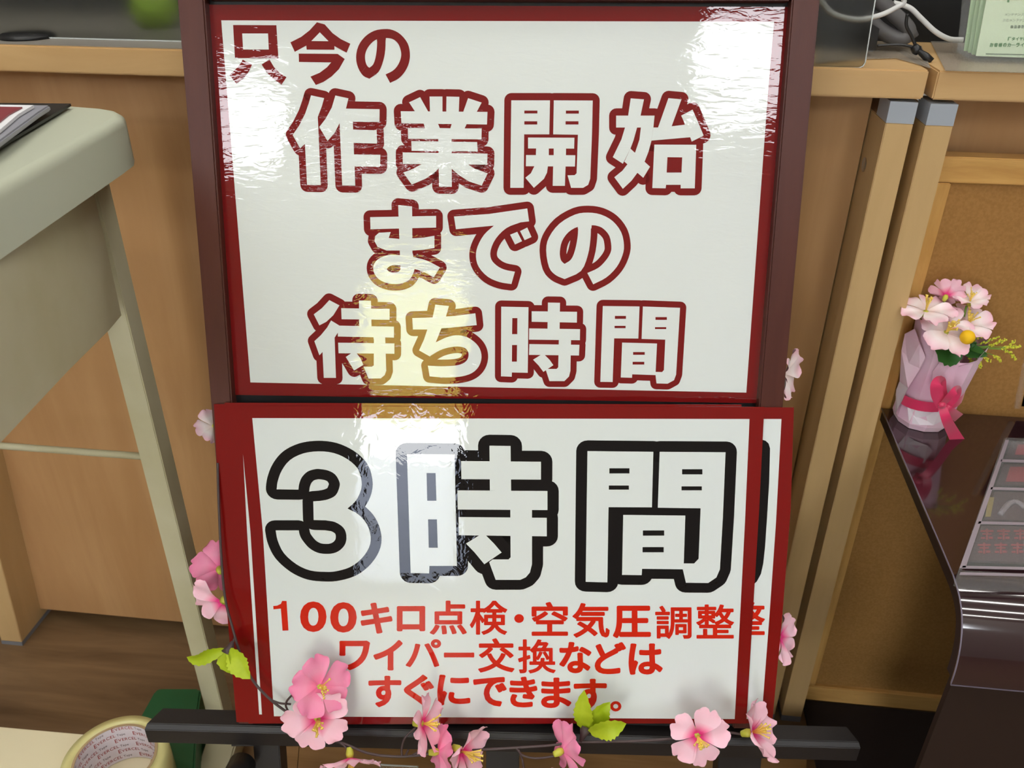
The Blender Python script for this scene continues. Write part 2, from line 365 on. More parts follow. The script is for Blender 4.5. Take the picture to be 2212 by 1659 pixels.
def put_glyph(g, ch, quad, r, to3, mi=0, nround=8):
    """quad: 4 plane-2D points TL,TR,BR,BL of the inked box"""
    vs, fs, rim, (x0, y0, x1, y1) = glyph(ch)
    TL, TR, BR, BL = [Vector(q) for q in quad]; 
    cx_ = (TL+TR+BR+BL)/4
    def sh(p):
        d = p-cx_; return cx_+Vector((d.x-math.copysign(min(r, abs(d.x)*.9), d.x), d.y-math.copysign(min(r, abs(d.y)*.9), d.y)))
    TL, TR, BR, BL = sh(TL), sh(TR), sh(BR), sh(BL)
    def mp(x, y):
        u = (x-x0)/max(x1-x0, 1e-6); v = (y-y0)/max(y1-y0, 1e-6)
        return (BL*(1-u)+BR*u)*(1-v)+(TL*(1-u)+TR*u)*v
    mv = [mp(*v) for v in vs]
    for f_ in fs: face(g, to3, [mv[i] for i in f_], mi)
    if r > 0: dilate(g, [(tuple(mp(*a)), tuple(mp(*b))) for a, b in rim], r, to3, mi, nround)
# ================================================================ EASEL SIGN
ez = empty('display_easel', (-.07, .58, 0), 'mahogany framed display easel with a black ledge, standing in front of the counter', 'easel')
def nq(pts, o): return [onN(x, y, o) for x, y in pts]
RO = .010
G().prism(nq([(377, -70), (436, -70), (549, 1575), (514, 1575)], RO), -SN*.026).build('frame_rail', MAHOG, ez, .0012)
G().prism(nq([(1717, -70), (1778, -70), (1628, 1575), (1583, 1575)], RO), -SN*.026).build('frame_rail', MAHOG, ez, .0012)
G().prism(nq([(440, -70), (1712, -70), (1709, 1), (446, -3)], RO), -SN*.026).build('frame_rail', MAHOG, ez, .0012)
G().prism(nq([(428, -60), (1728, -60), (1590, 1568), (548, 1568)], -.0012), -SN*.006).build('backing_board', BACKB, ez)
# ledge
LZ = .2285
bl, br_, fl, fr_ = atZ(352, 1529, LZ), atZ(1829, 1569, LZ), atZ(309, 1570, LZ), atZ(1862, 1610, LZ)
dn = Vector((0, 0, -.0215)); ch = .004
mid = lambda a, b, t: a+(b-a)*t
f1l, f1r = mid(fl, bl, .18), mid(fr_, br_, .18)
g = G(); sec = lambda f, f1, b: [f1+Vector((0, 0, 0)), f+Vector((0, 0, -ch)), f+dn, b+dn, b]
g.hexa(sec(fl, f1l, bl), sec(fr_, f1r, br_)).build('ledge', BLACKW, ez, .0006)
# posts under the ledge
for (a, b) in ((545, 602), (1050, 1122), (1556, 1650)):
    P = [onN(a, 1590, -.004), onN(b, 1590, -.004)]
    d = -SV*.26
    G().prism([P[0]+d, P[1]+d, P[1], P[0]], -SN*.02).build('post', BLACKW, ez, .0008)
kc = onN(524, 1650, .006)
g = G().lathe(kc, SN, [(0, .030), (.0105, .030), (.012, .028), (.012, .0), (.0, .0)], 24)
g.build('knob', BLACKW, ez)
G().prism([onN(500, 1590, -.03), onN(1640, 1590, -.03), onN(1640, 1612, -.03), onN(500, 1612, -.03)][::-1], -SN*.012).build('cross_bar', BLACKW, ez)
# ---------------------------------------------------------------- printed sheets
_st = [0]
def face(g, f, q, mi, step=2.5e-6):
    """one flat inked face, wound towards the viewer; faces that overlap in one ink sit microns apart"""
    a = sum(q[i][0]*q[(i+1) % len(q)][1]-q[(i+1) % len(q)][0]*q[i][1] for i in range(len(q)))
    if abs(a) < 1e-12: return
    _st[0] += 1; h = SN*(_st[0] % 24)*step
    if a < 0: q = q[::-1]
    g.add([f(p)+h for p in q], [list(range(len(q)))], mi)
def sheetmat(o): 
    m = Matrix.Identity(4)
    for i, c in enumerate((SU, SV, SN)): m[0][i], m[1][i], m[2][i] = c
    p = ST+SN*o; m[0][3], m[1][3], m[2][3] = p; return m
E0 = .00014
def lay(o, k): return lambda p: ST+SU*p[0]+SV*p[1]+SN*(o+k*E0)
def flat(o, k, px, mi=0, g=None):
    g = g or G(); _st[0] = -1; face(g, lay(o, k), [uv(x, y, o) for x, y in px], mi); return g
def sheet(name, label, px, white, o, mats, group=None):
    t = empty(name, None, label, 'poster', group, sheetmat(o))
    G().prism(nq(px, o)[::-1], -SN*.0003).build('laminated_sheet', mats[0], t)
    flat(o, 1, white).build('white_field', mats[1], t)
    return t
def tr(ox, oy, s): return lambda p: (ox+p[0]/s, oy+p[1]/s)
def lettering(par, name, T, polys, strips, w, o, mats, holes=(), k0=2):
    """heavy outlined characters: ink outline first, white faces over it. coordinates traced on the sheet plane"""
    g = G(); f2 = lay(o, k0); f3 = lay(o, k0+1); f4 = lay(o, k0+2)
    P = lambda p: uv(*T(p), o)
    px = uv(*T((0, 0)), o); py = uv(*T((1000, 0)), o); unit = (Vector(py)-Vector(px)).length/1000
    segs = []
    for pl in polys:
        q = [P(p) for p in pl]; segs += list(zip(q, q[1:]+q[:1])); face(g, f3, q, 1)
    for a, b in strips:
        A = [P(p) for p in smooth(a)]; B = [P(p) for p in smooth(b)]; n = len(A)
        segs += list(zip(A, A[1:]))+list(zip(B, B[1:]))+[(A[0], B[0]), (A[-1], B[-1])]
        for i in range(n-1): face(g, f3, [A[i], A[i+1], B[i+1], B[i]], 1)
    if w: dilate(g, segs, w*unit, f2, 0, 20)
    for h in holes:
        if len(h) == 4 and not isinstance(h[0], (tuple, list)): h = [(h[0], h[1]), (h[2], h[1]), (h[2], h[3]), (h[0], h[3])]
        q = [P(p) for p in h]; face(g, f4, q, 0)
    return g.build(name, mats, par)
def smooth(pts, n=3):
    return [tuple(p)[:2] for p in spline([(x, y, 0) for x, y in pts], n)]
def solid(par, name, T, polys, strips, o, mats, holes=()):
    g = G(); f2 = lay(o, 2); f3 = lay(o, 3); P = lambda p: uv(*T(p), o)
    for pl in polys: face(g, f2, [P(p) for p in pl], 0)
    for a, b in strips:
        A = [P(p) for p in smooth(a)]; B = [P(p) for p in smooth(b)]; n = len(A)
        for i in range(n-1): face(g, f2, [A[i], A[i+1], B[i+1], B[i]], 0)
    for h in holes: face(g, f3, [P(p) for p in h], 1)
    return g.build(name, mats, par)
up = sheet('poster', 'laminated poster in the frame, dark red border, large outlined red Japanese characters', [(446, 10), (1707, 15), (1691, 210), (1672, 420), (1654, 650), (1637, 871), (507, 853), (486, 560), (466, 280)],
           [(478, 44), (1672, 47), (1658, 210), (1642, 430), (1627, 640), (1612, 848), (541, 826)][::1], 0.0006, [RED_T, WHT_T])
T1 = tr(460, 20, 5.027)
solid(up, 'lettering', T1, [
    [(220, 172), (690, 174), (712, 535), (240, 530)], [(1780, 295), (1882, 295), (1876, 340), (1782, 345)],
    [(325, 548), (425, 602), (390, 680), (330, 755), (255, 808), (180, 715), (250, 650), (300, 590)],
    [(615, 545), (665, 630), (730, 695), (800, 738), (745, 820), (650, 750), (580, 680), (530, 600)],
    [(1130, 142), (1215, 165), (1300, 260), (1390, 325), (1493, 375), (1452, 472), (1320, 400), (1320, 440), (1018, 438), (1015, 395), (890, 463), (842, 360), (960, 300), (1050, 230)],
    [(932, 482), (1355, 485), (1432, 540), (1370, 650), (1290, 730), (1200, 790), (1118, 823), (1060, 732), (1160, 690), (1240, 630), (1285, 577), (935, 572)]],
    [([(1925, 800), (2020, 750), (2090, 670), (2130, 580), (2140, 480), (2115, 370), (2040, 275), (1950, 225), (1860, 215), (1750, 235), (1650, 300), (1580, 400), (1555, 520), (1575, 630), (1630, 720), (1700, 755)],
      [(1875, 708), (1950, 670), (2000, 620), (2035, 550), (2045, 480), (2025, 400), (1990, 350), (1940, 320), (1870, 313), (1785, 325), (1720, 370), (1670, 440), (1652, 510), (1660, 580), (1680, 620), (1700, 635)]),
     ([(1785, 325), (1780, 430), (1765, 530), (1740, 600), (1700, 635)], [(1876, 313), (1872, 440), (1850, 560), (1800, 680), (1700, 755)])],
    .0006, [RED_T, WHT_T], [[(320, 264), (600, 264), (608, 438), (330, 438)], [(1162, 252), (1257, 348), (1070, 346)]])
T2 = tr(600, 180, 4.608)
RT = [RED_T, WHT_T]
lettering(up, 'lettering', T2, [
    [(333, 120), (463, 148), (440, 230), (400, 335), (405, 440), (430, 1013), (293, 1010), (272, 600), (225, 648), (150, 515), (215, 420), (275, 300), (310, 200)],
    [(575, 122), (705, 150), (680, 252), (1015, 258), (1013, 385), (748, 382), (752, 460), (985, 468), (990, 600), (757, 592), (760, 708), (1022, 712), (1020, 830), (766, 828), (772, 1018), (643, 1016), (617, 395), (570, 490), (497, 575), (415, 435), (480, 350), (540, 240)],
    [(1225, 278), (2088, 285), (2082, 410), (1232, 398)], [(1512, 132), (1640, 132), (1640, 290), (1516, 290)], [(1680, 132), (1808, 135), (1802, 290), (1678, 290)],
    [(1308, 190), (1418, 138), (1500, 285), (1370, 285)], [(1895, 148), (2030, 192), (1978, 290), (1845, 290)],
    [(1450, 390), (1593, 395), (1615, 450), (1468, 450)], [(1733, 400), (1882, 403), (1860, 450), (1718, 450)],
    [(1295, 445), (2030, 450), (2028, 558), (1298, 552)], [(1597, 445), (1730, 448), (1733, 1030), (1606, 1028)],
    [(1330, 575), (1985, 585), (1990, 678), (1333, 672)], [(1245, 688), (2088, 700), (2085, 810), (1245, 802)],
    [(1440, 800), (1605, 800), (1603, 845), (1570, 880), (1480, 945), (1335, 1008), (1250, 888), (1340, 855)],
    [(1730, 800), (1895, 808), (1960, 850), (2090, 895), (2030, 1018), (1900, 975), (1800, 910), (1732, 850)]], [], 70, .0006, RT)
T3 = tr(1060, 180, 4.608)
lettering(up, 'lettering', T3, [
    [(205, 170), (590, 170), (583, 508), (333, 508), (328, 1040), (195, 1040), (200, 600)],
    [(628, 170), (1015, 172), (1008, 500), (990, 950), (970, 1010), (920, 1040), (800, 1040), (765, 916), (835, 914), (855, 895), (868, 512), (622, 508)],
    [(372, 540), (833, 542), (830, 650), (372, 648)], [(352, 714), (842, 716), (838, 828), (350, 825)],
    [(452, 640), (578, 640), (578, 720), (450, 720)], [(627, 640), (750, 640), (748, 720), (627, 720)],
    [(437, 820), (570, 820), (560, 890), (530, 950), (430, 1040), (345, 940), (400, 895)], [(622, 820), (745, 820), (738, 1020), (617, 1020)],
    [(1248, 322), (1630, 322), (1618, 440), (1248, 440)],
    [(1393, 150), (1525, 160), (1490, 325), (1455, 445), (1420, 570), (1390, 650), (1315, 800), (1215, 735), (1300, 560), (1335, 445), (1368, 320)],
    [(1390, 650), (1585, 830), (1518, 940), (1330, 780)],
    [(1495, 435), (1618, 435), (1600, 568), (1570, 680), (1533, 775), (1460, 890), (1400, 970), (1315, 1050), (1230, 935), (1310, 870), (1365, 800), (1438, 685), (1480, 560)],
    [(1768, 148), (1898, 160), (1800, 428), (1932, 412), (1915, 365), (1895, 322), (2008, 262), (2060, 380), (2118, 520), (2000, 580), (1985, 537), (1600, 570), (1618, 440), (1665, 440)],
    [(1628, 610), (2045, 612), (2030, 1045), (1890, 1045), (1890, 1010), (1745, 1010), (1740, 1045), (1608, 1042)]], [], 70, .0006, RT,
    [(335, 272, 465, 300), (335, 378, 463, 410), (748, 272, 877, 302), (745, 378, 873, 410), [(1758, 735), (1905, 737), (1898, 888), (1750, 888)]])
T4 = tr(760, 420, 3.568)
lettering(up, 'lettering', T4, [
    [(358, 82), (465, 92), (468, 480), (372, 480)], [(142, 175), (650, 165), (650, 255), (145, 268)],
    [(455, 339), (560, 332), (637, 318), (637, 412), (560, 425), (458, 433)],
    [(210, 295), (300, 290), (285, 335), (370, 343), (372, 432), (270, 432), (200, 405), (175, 360), (182, 320)],
    [(372, 455), (471, 455), (484, 575), (462, 610), (376, 592)], [(1738, 190), (1852, 190), (1846, 262), (1742, 264)],
    [(1220, 310), (1275, 288), (1312, 360), (1258, 385)], [(1297, 282), (1352, 255), (1385, 328), (1332, 352)],
    [(788, 170), (1060, 150), (1352, 108), (1366, 207), (1300, 215), (1200, 250), (1095, 240), (803, 268)]],
    [([(470, 480), (580, 510), (680, 562)], [(483, 572), (560, 600), (632, 638)]),
     ([(372, 468), (300, 465), (225, 485), (175, 530), (168, 590), (205, 650), (280, 685), (370, 688), (440, 660), (475, 605), (483, 560), (470, 480)],
      [(376, 548), (330, 543), (300, 550), (280, 562), (270, 575), (285, 592), (310, 602), (335, 602), (360, 595), (374, 580), (376, 560), (372, 520)]),
     ([(1095, 240), (1020, 310), (970, 400), (957, 480), (980, 560), (1050, 635), (1140, 675), (1230, 690)],
      [(1290, 217), (1190, 260), (1110, 340), (1070, 430), (1075, 500), (1120, 550), (1180, 580), (1257, 595)]),
     ([(1860, 692), (1960, 640), (2040, 560), (2085, 470), (2097, 390), (2075, 290), (2010, 205), (1920, 155), (1820, 140), (1720, 155), (1600, 225), (1520, 330), (1498, 430), (1520, 560), (1570, 620), (1640, 652)],
      [(1815, 605), (1900, 565), (1960, 505), (1993, 450), (2000, 400), (1985, 320), (1940, 265), (1895, 243), (1843, 237), (1745, 248), (1670, 290), (1620, 360), (1603, 440), (1608, 495), (1622, 520), (1640, 535)]),
     ([(1745, 248), (1740, 330), (1720, 430), (1690, 500), (1640, 535)], [(1843, 237), (1838, 350), (1818, 470), (1765, 590), (1640, 652)])], 52, .0006, RT)
T5 = tr(650, 620, 5.267)
lettering(up, 'lettering', T5, [
    [(325, 148), (440, 208), (370, 320), (290, 395), (212, 435), (148, 310), (240, 240)],
    [(345, 380), (440, 438), (420, 520), (385, 575), (400, 1032), (262, 1032), (248, 738), (212, 775), (155, 615), (230, 545), (300, 460)],
    [(420, 438), (1060, 450), (1060, 575), (422, 562)], [(662, 152), (798, 155), (805, 455), (665, 450)], [(460, 240), (1010, 248), (1010, 372), (465, 365)],
    [(425, 632), (1065, 640), (1065, 758), (430, 752)], [(825, 565), (960, 570), (972, 950), (955, 1000), (910, 1038), (770, 1040), (715, 905), (810, 905), (830, 890), (832, 600)],
    [(512, 795), (575, 752), (635, 752), (680, 810), (712, 885), (605, 948), (560, 870)],
    [(1530, 200), (1685, 215), (1650, 335), (1600, 468), (1535, 628), (1470, 790), (1345, 720), (1400, 600), (1440, 480), (1500, 345)],
    [(1268, 352), (1500, 345), (1750, 328), (1985, 298), (2000, 432), (1700, 462), (1440, 482), (1275, 482)]],
    [([(1535, 628), (1650, 575), (1760, 548), (1870, 562), (1970, 620), (2035, 700), (2055, 800), (2025, 900), (1950, 975), (1830, 1015), (1650, 1028), (1465, 1015)],
      [(1470, 785), (1580, 720), (1680, 688), (1780, 675), (1860, 690), (1900, 730), (1908, 780), (1890, 830), (1840, 870), (1750, 893), (1600, 900), (1445, 893)])], 77, .0006, RT)
T6 = tr(1060, 630, 5.027)
JI = [[(115, 162), (410, 168), (402, 880), (230, 876), (228, 922), (112, 918)], [(622, 118), (752, 120), (748, 405), (617, 402)], [(445, 212), (937, 218), (935, 335), (445, 326)],
      [(418, 398), (970, 406), (968, 526), (416, 520)], [(420, 568), (963, 576), (958, 692), (416, 685)],
      [(740, 520), (872, 524), (865, 860), (850, 920), (800, 970), (638, 970), (595, 838), (715, 838), (733, 820)], [(460, 738), (545, 685), (585, 685), (640, 740), (680, 797), (572, 870), (520, 800)]]
lettering(up, 'lettering', T6, JI+[
    [(1217, 155), (1615, 160), (1602, 508), (1340, 506), (1323, 980), (1190, 978)],
    [(1652, 160), (2055, 175), (2012, 900), (1990, 960), (1920, 998), (1800, 995), (1785, 870), (1860, 872), (1880, 850), (1895, 520), (1638, 512)],
    [(1427, 552), (1805, 562), (1788, 905), (1536, 896), (1533, 934), (1412, 930)]], [], 68, .0006, RT,
    [[(235, 286), (290, 286), (288, 460), (232, 460)], [(232, 578), (286, 578), (284, 758), (230, 758)],
     (1348, 262, 1468, 294), (1344, 370, 1464, 395), (1788, 275, 1912, 305), (1783, 384, 1905, 405), (1545, 654, 1672, 684), (1540, 760, 1667, 790)])
# ---------------------------------------------------------------- lower stack of cards
RB = [RED_B, WHT_B]
sheet('time_card', 'rearmost card of the lower stack, its black and red print showing at the right edge', [(590, 878), (1715, 880), (1708, 1100), (1690, 1330), (1668, 1562), (640, 1565)], [(620, 903), (1688, 905), (1676, 1130), (1662, 1330), (1645, 1553), (660, 1545)], .0112, RB, 'red bordered time cards') and None
cb = [o for o in COL.objects if o.name.startswith('time_card')][0]
T8 = tr(1160, 890, 3.95)
g = flat(.0112, 2, [T8(p) for p in [(1850, 232), (1915, 234), (1950, 245), (1975, 268), (1988, 310), (1980, 600), (1962, 900), (1945, 1150), (1930, 1290), (1910, 1380), (1875, 1445), (1830, 1485)]]); g.build('lettering', [BLK_B], cb)
R4 = tr(1100, 1270, 3.687); R3 = tr(560, 1270, 3.881)
def word(par, items, o, m, name='lettering', k=2):
    g = G(); f = lay(o, k)
    for ch, T, (x0, y0, x1, y1), r in items:
        quad = [uv(*T(p), o) for p in ((x0, y0), (x1, y0), (x1, y1), (x0, y1))]
        put_glyph(g, ch, quad, r, f)
    return g.build(name, [m], par)
PXM = .42/1050
word(cb, [('整', R4, (1722, 108, 2036, 374), 1.9*PXM)], .0112, ORG_B)
sheet('time_card', 'second card from the back of the lower stack, its plain red edge farthest left', [(462, 873), (1580, 876), (1560, 1560), (511, 1560), (480, 1200), (468, 1000)], [(497, 903), (1560, 905), (1545, 1545), (540, 1545)], .0118, RB, 'red bordered time cards')
sheet('time_card', 'third card of the lower stack, a thin white line showing left of the front card', [(485, 870), (1602, 874), (1580, 1563), (537, 1563), (510, 1150)], [(521, 905), (1580, 905), (1560, 1545), (560, 1543), (534, 1150)], .0124, RB, 'red bordered time cards')
fc = sheet('time_card', 'front card of the lower stack reading three hours in huge black outlined characters', [(515, 877), (1651, 879), (1640, 1100), (1612, 1563), (567, 1562), (541, 1150)], [(545, 903), (1619, 905), (1609, 1130), (1587, 1553), (592, 1547), (568, 1150)], .0130, RB, 'red bordered time cards')
FO = .0130; KB = [BLK_B, WHT_B]
T7 = tr(560, 920, 3.352)
lettering(fc, 'lettering', T7, [[(392, 545), (440, 542), (540, 530), (640, 597), (720, 640), (600, 700), (480, 682), (395, 680)]],
    [([(127, 458), (135, 400), (165, 320), (225, 245), (320, 198), (430, 183), (540, 195), (640, 240), (715, 310), (742, 400), (735, 470), (700, 540), (640, 597)],
      [(285, 460), (290, 420), (310, 370), (350, 330), (400, 313), (440, 311), (500, 322), (550, 350), (580, 400), (582, 440), (555, 500), (500, 530), (440, 542)]),
     ([(640, 597), (720, 640), (780, 710), (808, 800), (795, 880), (740, 960), (660, 1020), (560, 1050), (480, 1055), (370, 1045), (270, 1000), (180, 920), (135, 830), (120, 755)],
      [(395, 680), (480, 682), (550, 695), (610, 735), (632, 790), (625, 850), (590, 895), (540, 920), (480, 925), (420, 915), (360, 880), (310, 820), (292, 780), (288, 755)])], 80, FO, KB)
lettering(fc, 'lettering', T7, [
    [(1070, 202), (1415, 205), (1432, 1012), (1233, 1012), (1230, 1066), (1097, 1064)],
    [(1667, 142), (1820, 144), (1824, 470), (1670, 466)], [(1462, 253), (2040, 258), (2040, 388), (1464, 384)], [(1435, 465), (2087, 470), (2087, 608), (1438, 604)],
    [(1443, 658), (2082, 664), (2082, 798), (1445, 790)], [(1818, 600), (1975, 605), (1975, 1000), (1960, 1060), (1930, 1095), (1890, 1113), (1712, 1113), (1665, 985), (1690, 965), (1805, 965), (1820, 950)],
    [(1497, 850), (1595, 790), (1640, 790), (1700, 850), (1755, 915), (1630, 1000), (1560, 915)]], [], 82, FO, KB,
    [[(1212, 340), (1277, 340), (1283, 540), (1217, 540)], [(1223, 675), (1287, 675), (1293, 880), (1228, 880)]])
lettering(fc, 'lettering', T8, [
    [(430, 332), (992, 338), (980, 812), (610, 810), (600, 1452), (415, 1447)],
    [(1046, 338), (1608, 342), (1585, 900), (1560, 1340), (1530, 1410), (1460, 1457), (1270, 1455), (1243, 1340), (1253, 1290), (1340, 1290), (1378, 1250), (1395, 820), (1030, 815)],
    [(735, 876), (1265, 882), (1250, 1340), (896, 1336), (893, 1390), (725, 1388)]], [], 97, FO, KB,
    [(617, 478, 788, 522), (613, 625, 783, 660), (1237, 486, 1410, 530), (1232, 632, 1405, 666), (903, 1008, 1084, 1052), (900, 1150, 1080, 1194)])
a, b_, c_ = 3.0*PXM, 2.1*PXM, 1.6*PXM
solid(fc, 'lettering', R3, [[(118, 150), (150, 147), (182, 132), (193, 107), (230, 108), (246, 355), (196, 357), (182, 172), (120, 178)]], [], FO, [ORG_B])
word(fc, [('0', R3, (343, 112, 565, 368), a), ('0', R3, (595, 118, 818, 373), a), ('キ', R3, (850, 122, 1118, 382), a), ('ロ', R3, (1153, 150, 1392, 362), a),
          ('点', R3, (1430, 105, 1740, 390), b_), ('検', R3, (1765, 105, 2080, 392), c_), ('・', R4, (40, 207, 117, 277), b_), ('空', R4, (178, 110, 468, 380), b_), ('気', R4, (503, 118, 800, 395), b_),
          ('圧', R4, (825, 140, 1128, 398), a), ('調', R4, (1162, 140, 1452, 405), c_), ('整', R4, (1488, 130, 1790, 402), c_)], FO, ORG_B)
word(fc, [('ワ', R3, (672, 440, 930, 688), a), ('イ', R3, (957, 435, 1203, 690), a), ('パ', R3, (1228, 428, 1525, 662), b_), ('ー', R3, (1548, 540, 1803, 582), b_), ('交', R3, (1835, 420, 2140, 708), b_),
          ('換', R4, (70, 408, 370, 680), c_), ('な', R4, (398, 428, 655, 678), a), ('ど', R4, (680, 430, 930, 685), a), ('は', R4, (950, 440, 1222, 690), a)], FO, ORG_B)
word(fc, [('す', R3, (915, 735, 1192, 998), a), ('ぐ', R3, (1212, 725, 1465, 990), a), ('に', R3, (1493, 725, 1770, 983), a), ('で', R3, (1793, 745, 2075, 993), a), ('き', R4, (0, 705, 225, 950), a),
          ('ま', R4, (253, 712, 495, 955), a), ('す', R4, (513, 722, 778, 975), a), ('。', R4, (803, 900, 893, 982), c_)], FO, ORG_B)
# ================================================================ BLOSSOM GARLAND
def petal(g, along, M, L, W, openA, curl, wav, seed, notch=.13):
    rnd = random.Random(seed); ph = rnd.random()*6; nt, ns = 8, 8; base = len(g.v); vs = []
    tw = rnd.uniform(-.18, .18)
    for i in range(nt+1):
        t = i/nt
        wd = W*(.10+.90*math.sin(math.pi*min(1, (t*.84+.01))**1.55)**.85)
        if i == 0: wd = W*.10
        for j in range(ns+1):
            s = -1+2*j/ns
            tl = t*(1-notch*math.exp(-(s/.22)**2)*t**4 - .16*abs(s)**2.2*t**3)
            r = L*tl; x = s*wd*.5*(1-.10*t)
            h = openA*tl*L - curl*L*tl*tl + .10*L*(s*s)*math.sin(math.pi*min(t, .9)) + wav*L*math.sin(s*4+ph+3*t)*t*t + tw*x*t
            vs.append(M @ Vector((x, r*math.sqrt(max(.1, 1-min(.9, openA)**2*.6)), h))); along.append(t)
    fs = [[i*(ns+1)+j, i*(ns+1)+j+1, (i+1)*(ns+1)+j+1, (i+1)*(ns+1)+j] for i in range(nt) for j in range(ns)]
    g.add(vs, fs, 0, True)
def blossom(parent, pos, axis, up, size, m=PETAL, openA=.35, curl=.25, seed=0, wav=.06, skip=(), stamens=True, calyx=True, petal_len=None, extra=None):
    ax = Vector(axis).normalized(); u = Vector(up); u = (u-ax*u.dot(ax)).normalized(); r = u.cross(ax)
    B = Matrix(((r.x, u.x, ax.x), (r.y, u.y, ax.y), (r.z, u.z, ax.z))).to_4x4(); B.translation = Vector(pos)
    g = G(); c = B @ Vector((0, 0, 0))
    g.tube([B @ Vector((0, 0, -.30*size*.5)), B @ Vector((0, 0, -.1*size*.5)), B @ Vector((0, 0, .01*size))], [.045*size, .065*size, .05*size], 10)
    bl_ = g.build('blossom', CALYX, parent)
    rnd = random.Random(seed*17+3)
    for k in range(5):
        if k in skip: continue
        R = Matrix.Rotation(-k*2*math.pi/5+rnd.uniform(-.10, .10), 4, 'Z')
        gp = G(); al = []
        petal(gp, al, B @ R, size*.5*rnd.uniform(.93, 1.07), size*.5*rnd.uniform(.86, .98), openA+rnd.uniform(-.1, .1)+(extra or {}).get(k, 0), curl, wav, seed*31+k)
        gp.build('petal', m, bl_, along=al)
    if stamens:
        gs = G()
        for k in range(15):
            a_ = rnd.random()*6.28; q = rnd.uniform(.05, .5); h = size*rnd.uniform(.20, .32)
            e = Vector((math.cos(a_)*q*h, math.sin(a_)*q*h, h)); mdl = Vector((math.cos(a_)*q*h*.3, math.sin(a_)*q*h*.3, h*.5))
            gs.tube([B @ Vector((0, 0, .01*size)), B @ mdl, B @ (e*.93), B @ e], [.011*size, .010*size, .010*size, .019*size], 6)
        gs.build('stamens', STAMEN, bl_)
    return bl_
def S(r, u, n): return (SU*r+SV*u+SN*n).normalized()
gar = empty('blossom_garland', (-.06, .47, .2), 'artificial cherry blossom garland on a brown vine draped around the easel ledge', 'garland')
def gp_(x, y, o=.03): return onN(x, y, o)
vine = [(470, 1000, .012), (473, 1100, .016), (478, 1200, .018), (486, 1290, .02), (502, 1355, .022), (520, 1415, .024), (545, 1468, .024), (585, 1512, .024), (640, 1552, .025), (700, 1592, .034), (745, 1607, .040), (795, 1627, .045), (850, 1634, .047), (900, 1632, .047), (960, 1624, .046), (1050, 1619, .045), (1180, 1611, .044), (1240, 1604, .043), (1370, 1601, .042), (1470, 1594, .041), (1560, 1583, .036), (1600, 1586, .034), (1650, 1597, .036)]
def vpath(L): return spline([gp_(*p) for p in L], 6)
G().tube(vpath(vine), .0011, 8).build('vine', VINE, gar)
for L in ([(585, 1512, .024), (605, 1519, .026), (628, 1521, .028)], [(640, 1556, .026), (622, 1535, .027), (618, 1518, .028), (635, 1499, .030), (660, 1492, .032), (676, 1489, .034)],
          [(618, 1533, .027), (640, 1545, .029), (668, 1552, .032)], [(868, 1632, .047), (868, 1615, .046), (876, 1592, .046), (898, 1572, .044)], [(735, 1605, .040), (745, 1612, .041), (752, 1622, .042)],
          [(890, 1632, .047), (915, 1620, .047), (945, 1620, .046)], [(1115, 1616, .045), (1130, 1632, .045), (1160, 1638, .045), (1200, 1633, .044)], [(1120, 1620, .045), (1128, 1640, .045), (1132, 1665, .045)],
          [(508, 1372, .022), (503, 1388, .024), (495, 1402, .026)], [(1250, 1604, .043), (1258, 1592, .04), (1262, 1570, .034)], [(875, 1634, .047), (882, 1620, .048)]):
    G().tube(vpath(L), .0009, 8).build('twig', VINE, gar)
zz = .052
blossom(gar, gp_(690, 1482, .036), S(.55, .35, .75), SV, .056, PETALD, .25, .15, 1, .09)
blossom(gar, gp_(686, 1552, .040), S(.15, .05, 1), S(-.35, 1, 0), .060, PETAL, .18, .15, 2, .05)
blossom(gar, gp_(912, 1563, .046), S(.95, .18, .25), S(0, .6, .8), .053, PETAL, .18, -.02, 3, .10)
blossom(gar, gp_(756, 1636, .046), S(.15, -.75, .6), SU, .053, PETAL, .22, .0, 4, .09)
blossom(gar, gp_(945, 1624, .047), S(.80, -.15, -.35), SV, .05, PETALD, .30, .1, 5, .08, stamens=False)
blossom(gar, gp_(996, 1622, .052), S(.88, -.05, .5), SV, .056, PETAL, .35, .0, 6, .10)
blossom(gar, gp_(1214, 1622, .048), S(.82, .05, -.50), SV, .052, PETALD, .25, .05, 7, .08, stamens=False)
blossom(gar, gp_(1506, 1588, .046), S(.10, .05, 1), S(.25, 1, 0), .056, PETAL, .18, .15, 8, .05)
blossom(gar, gp_(1622, 1582, .040), S(.72, .45, .35), S(-1, .5, 0), .056, PETAL, .40, -.1, 9, .11)
blossom(gar, gp_(474, 1228, -.006), S(-.45, .0, -.9), SV, .052, PETALD, .2, .1, 10, .07, stamens=False)
blossom(gar, gp_(480, 1300, .006), S(-.35, -.30, .85), S(.6, 1, 0), .056, PETAL, .15, .1, 11, .07, skip=(0, 1), stamens=False)
blossom(gar, gp_(462, 920, -.030), S(-.55, -.35, -.3), SV, .034, PETALW, .3, .1, 12, .07, stamens=False)
blossom(gar, gp_(1694, 806, -.03), S(.75, .0, .5), SV, .048, PETALW, .35, .05, 13, .07, stamens=False)
blossom(gar, gp_(1684, 1376, -.012), S(.70, .15, .55), SV, .048, PETAL, .35, .1, 14, .08, stamens=False)
blossom(gar, gp_(1186, 1690, .048), S(.1, -.3, 1), SV, .046, PETAL, .2, .1, 15, .06)
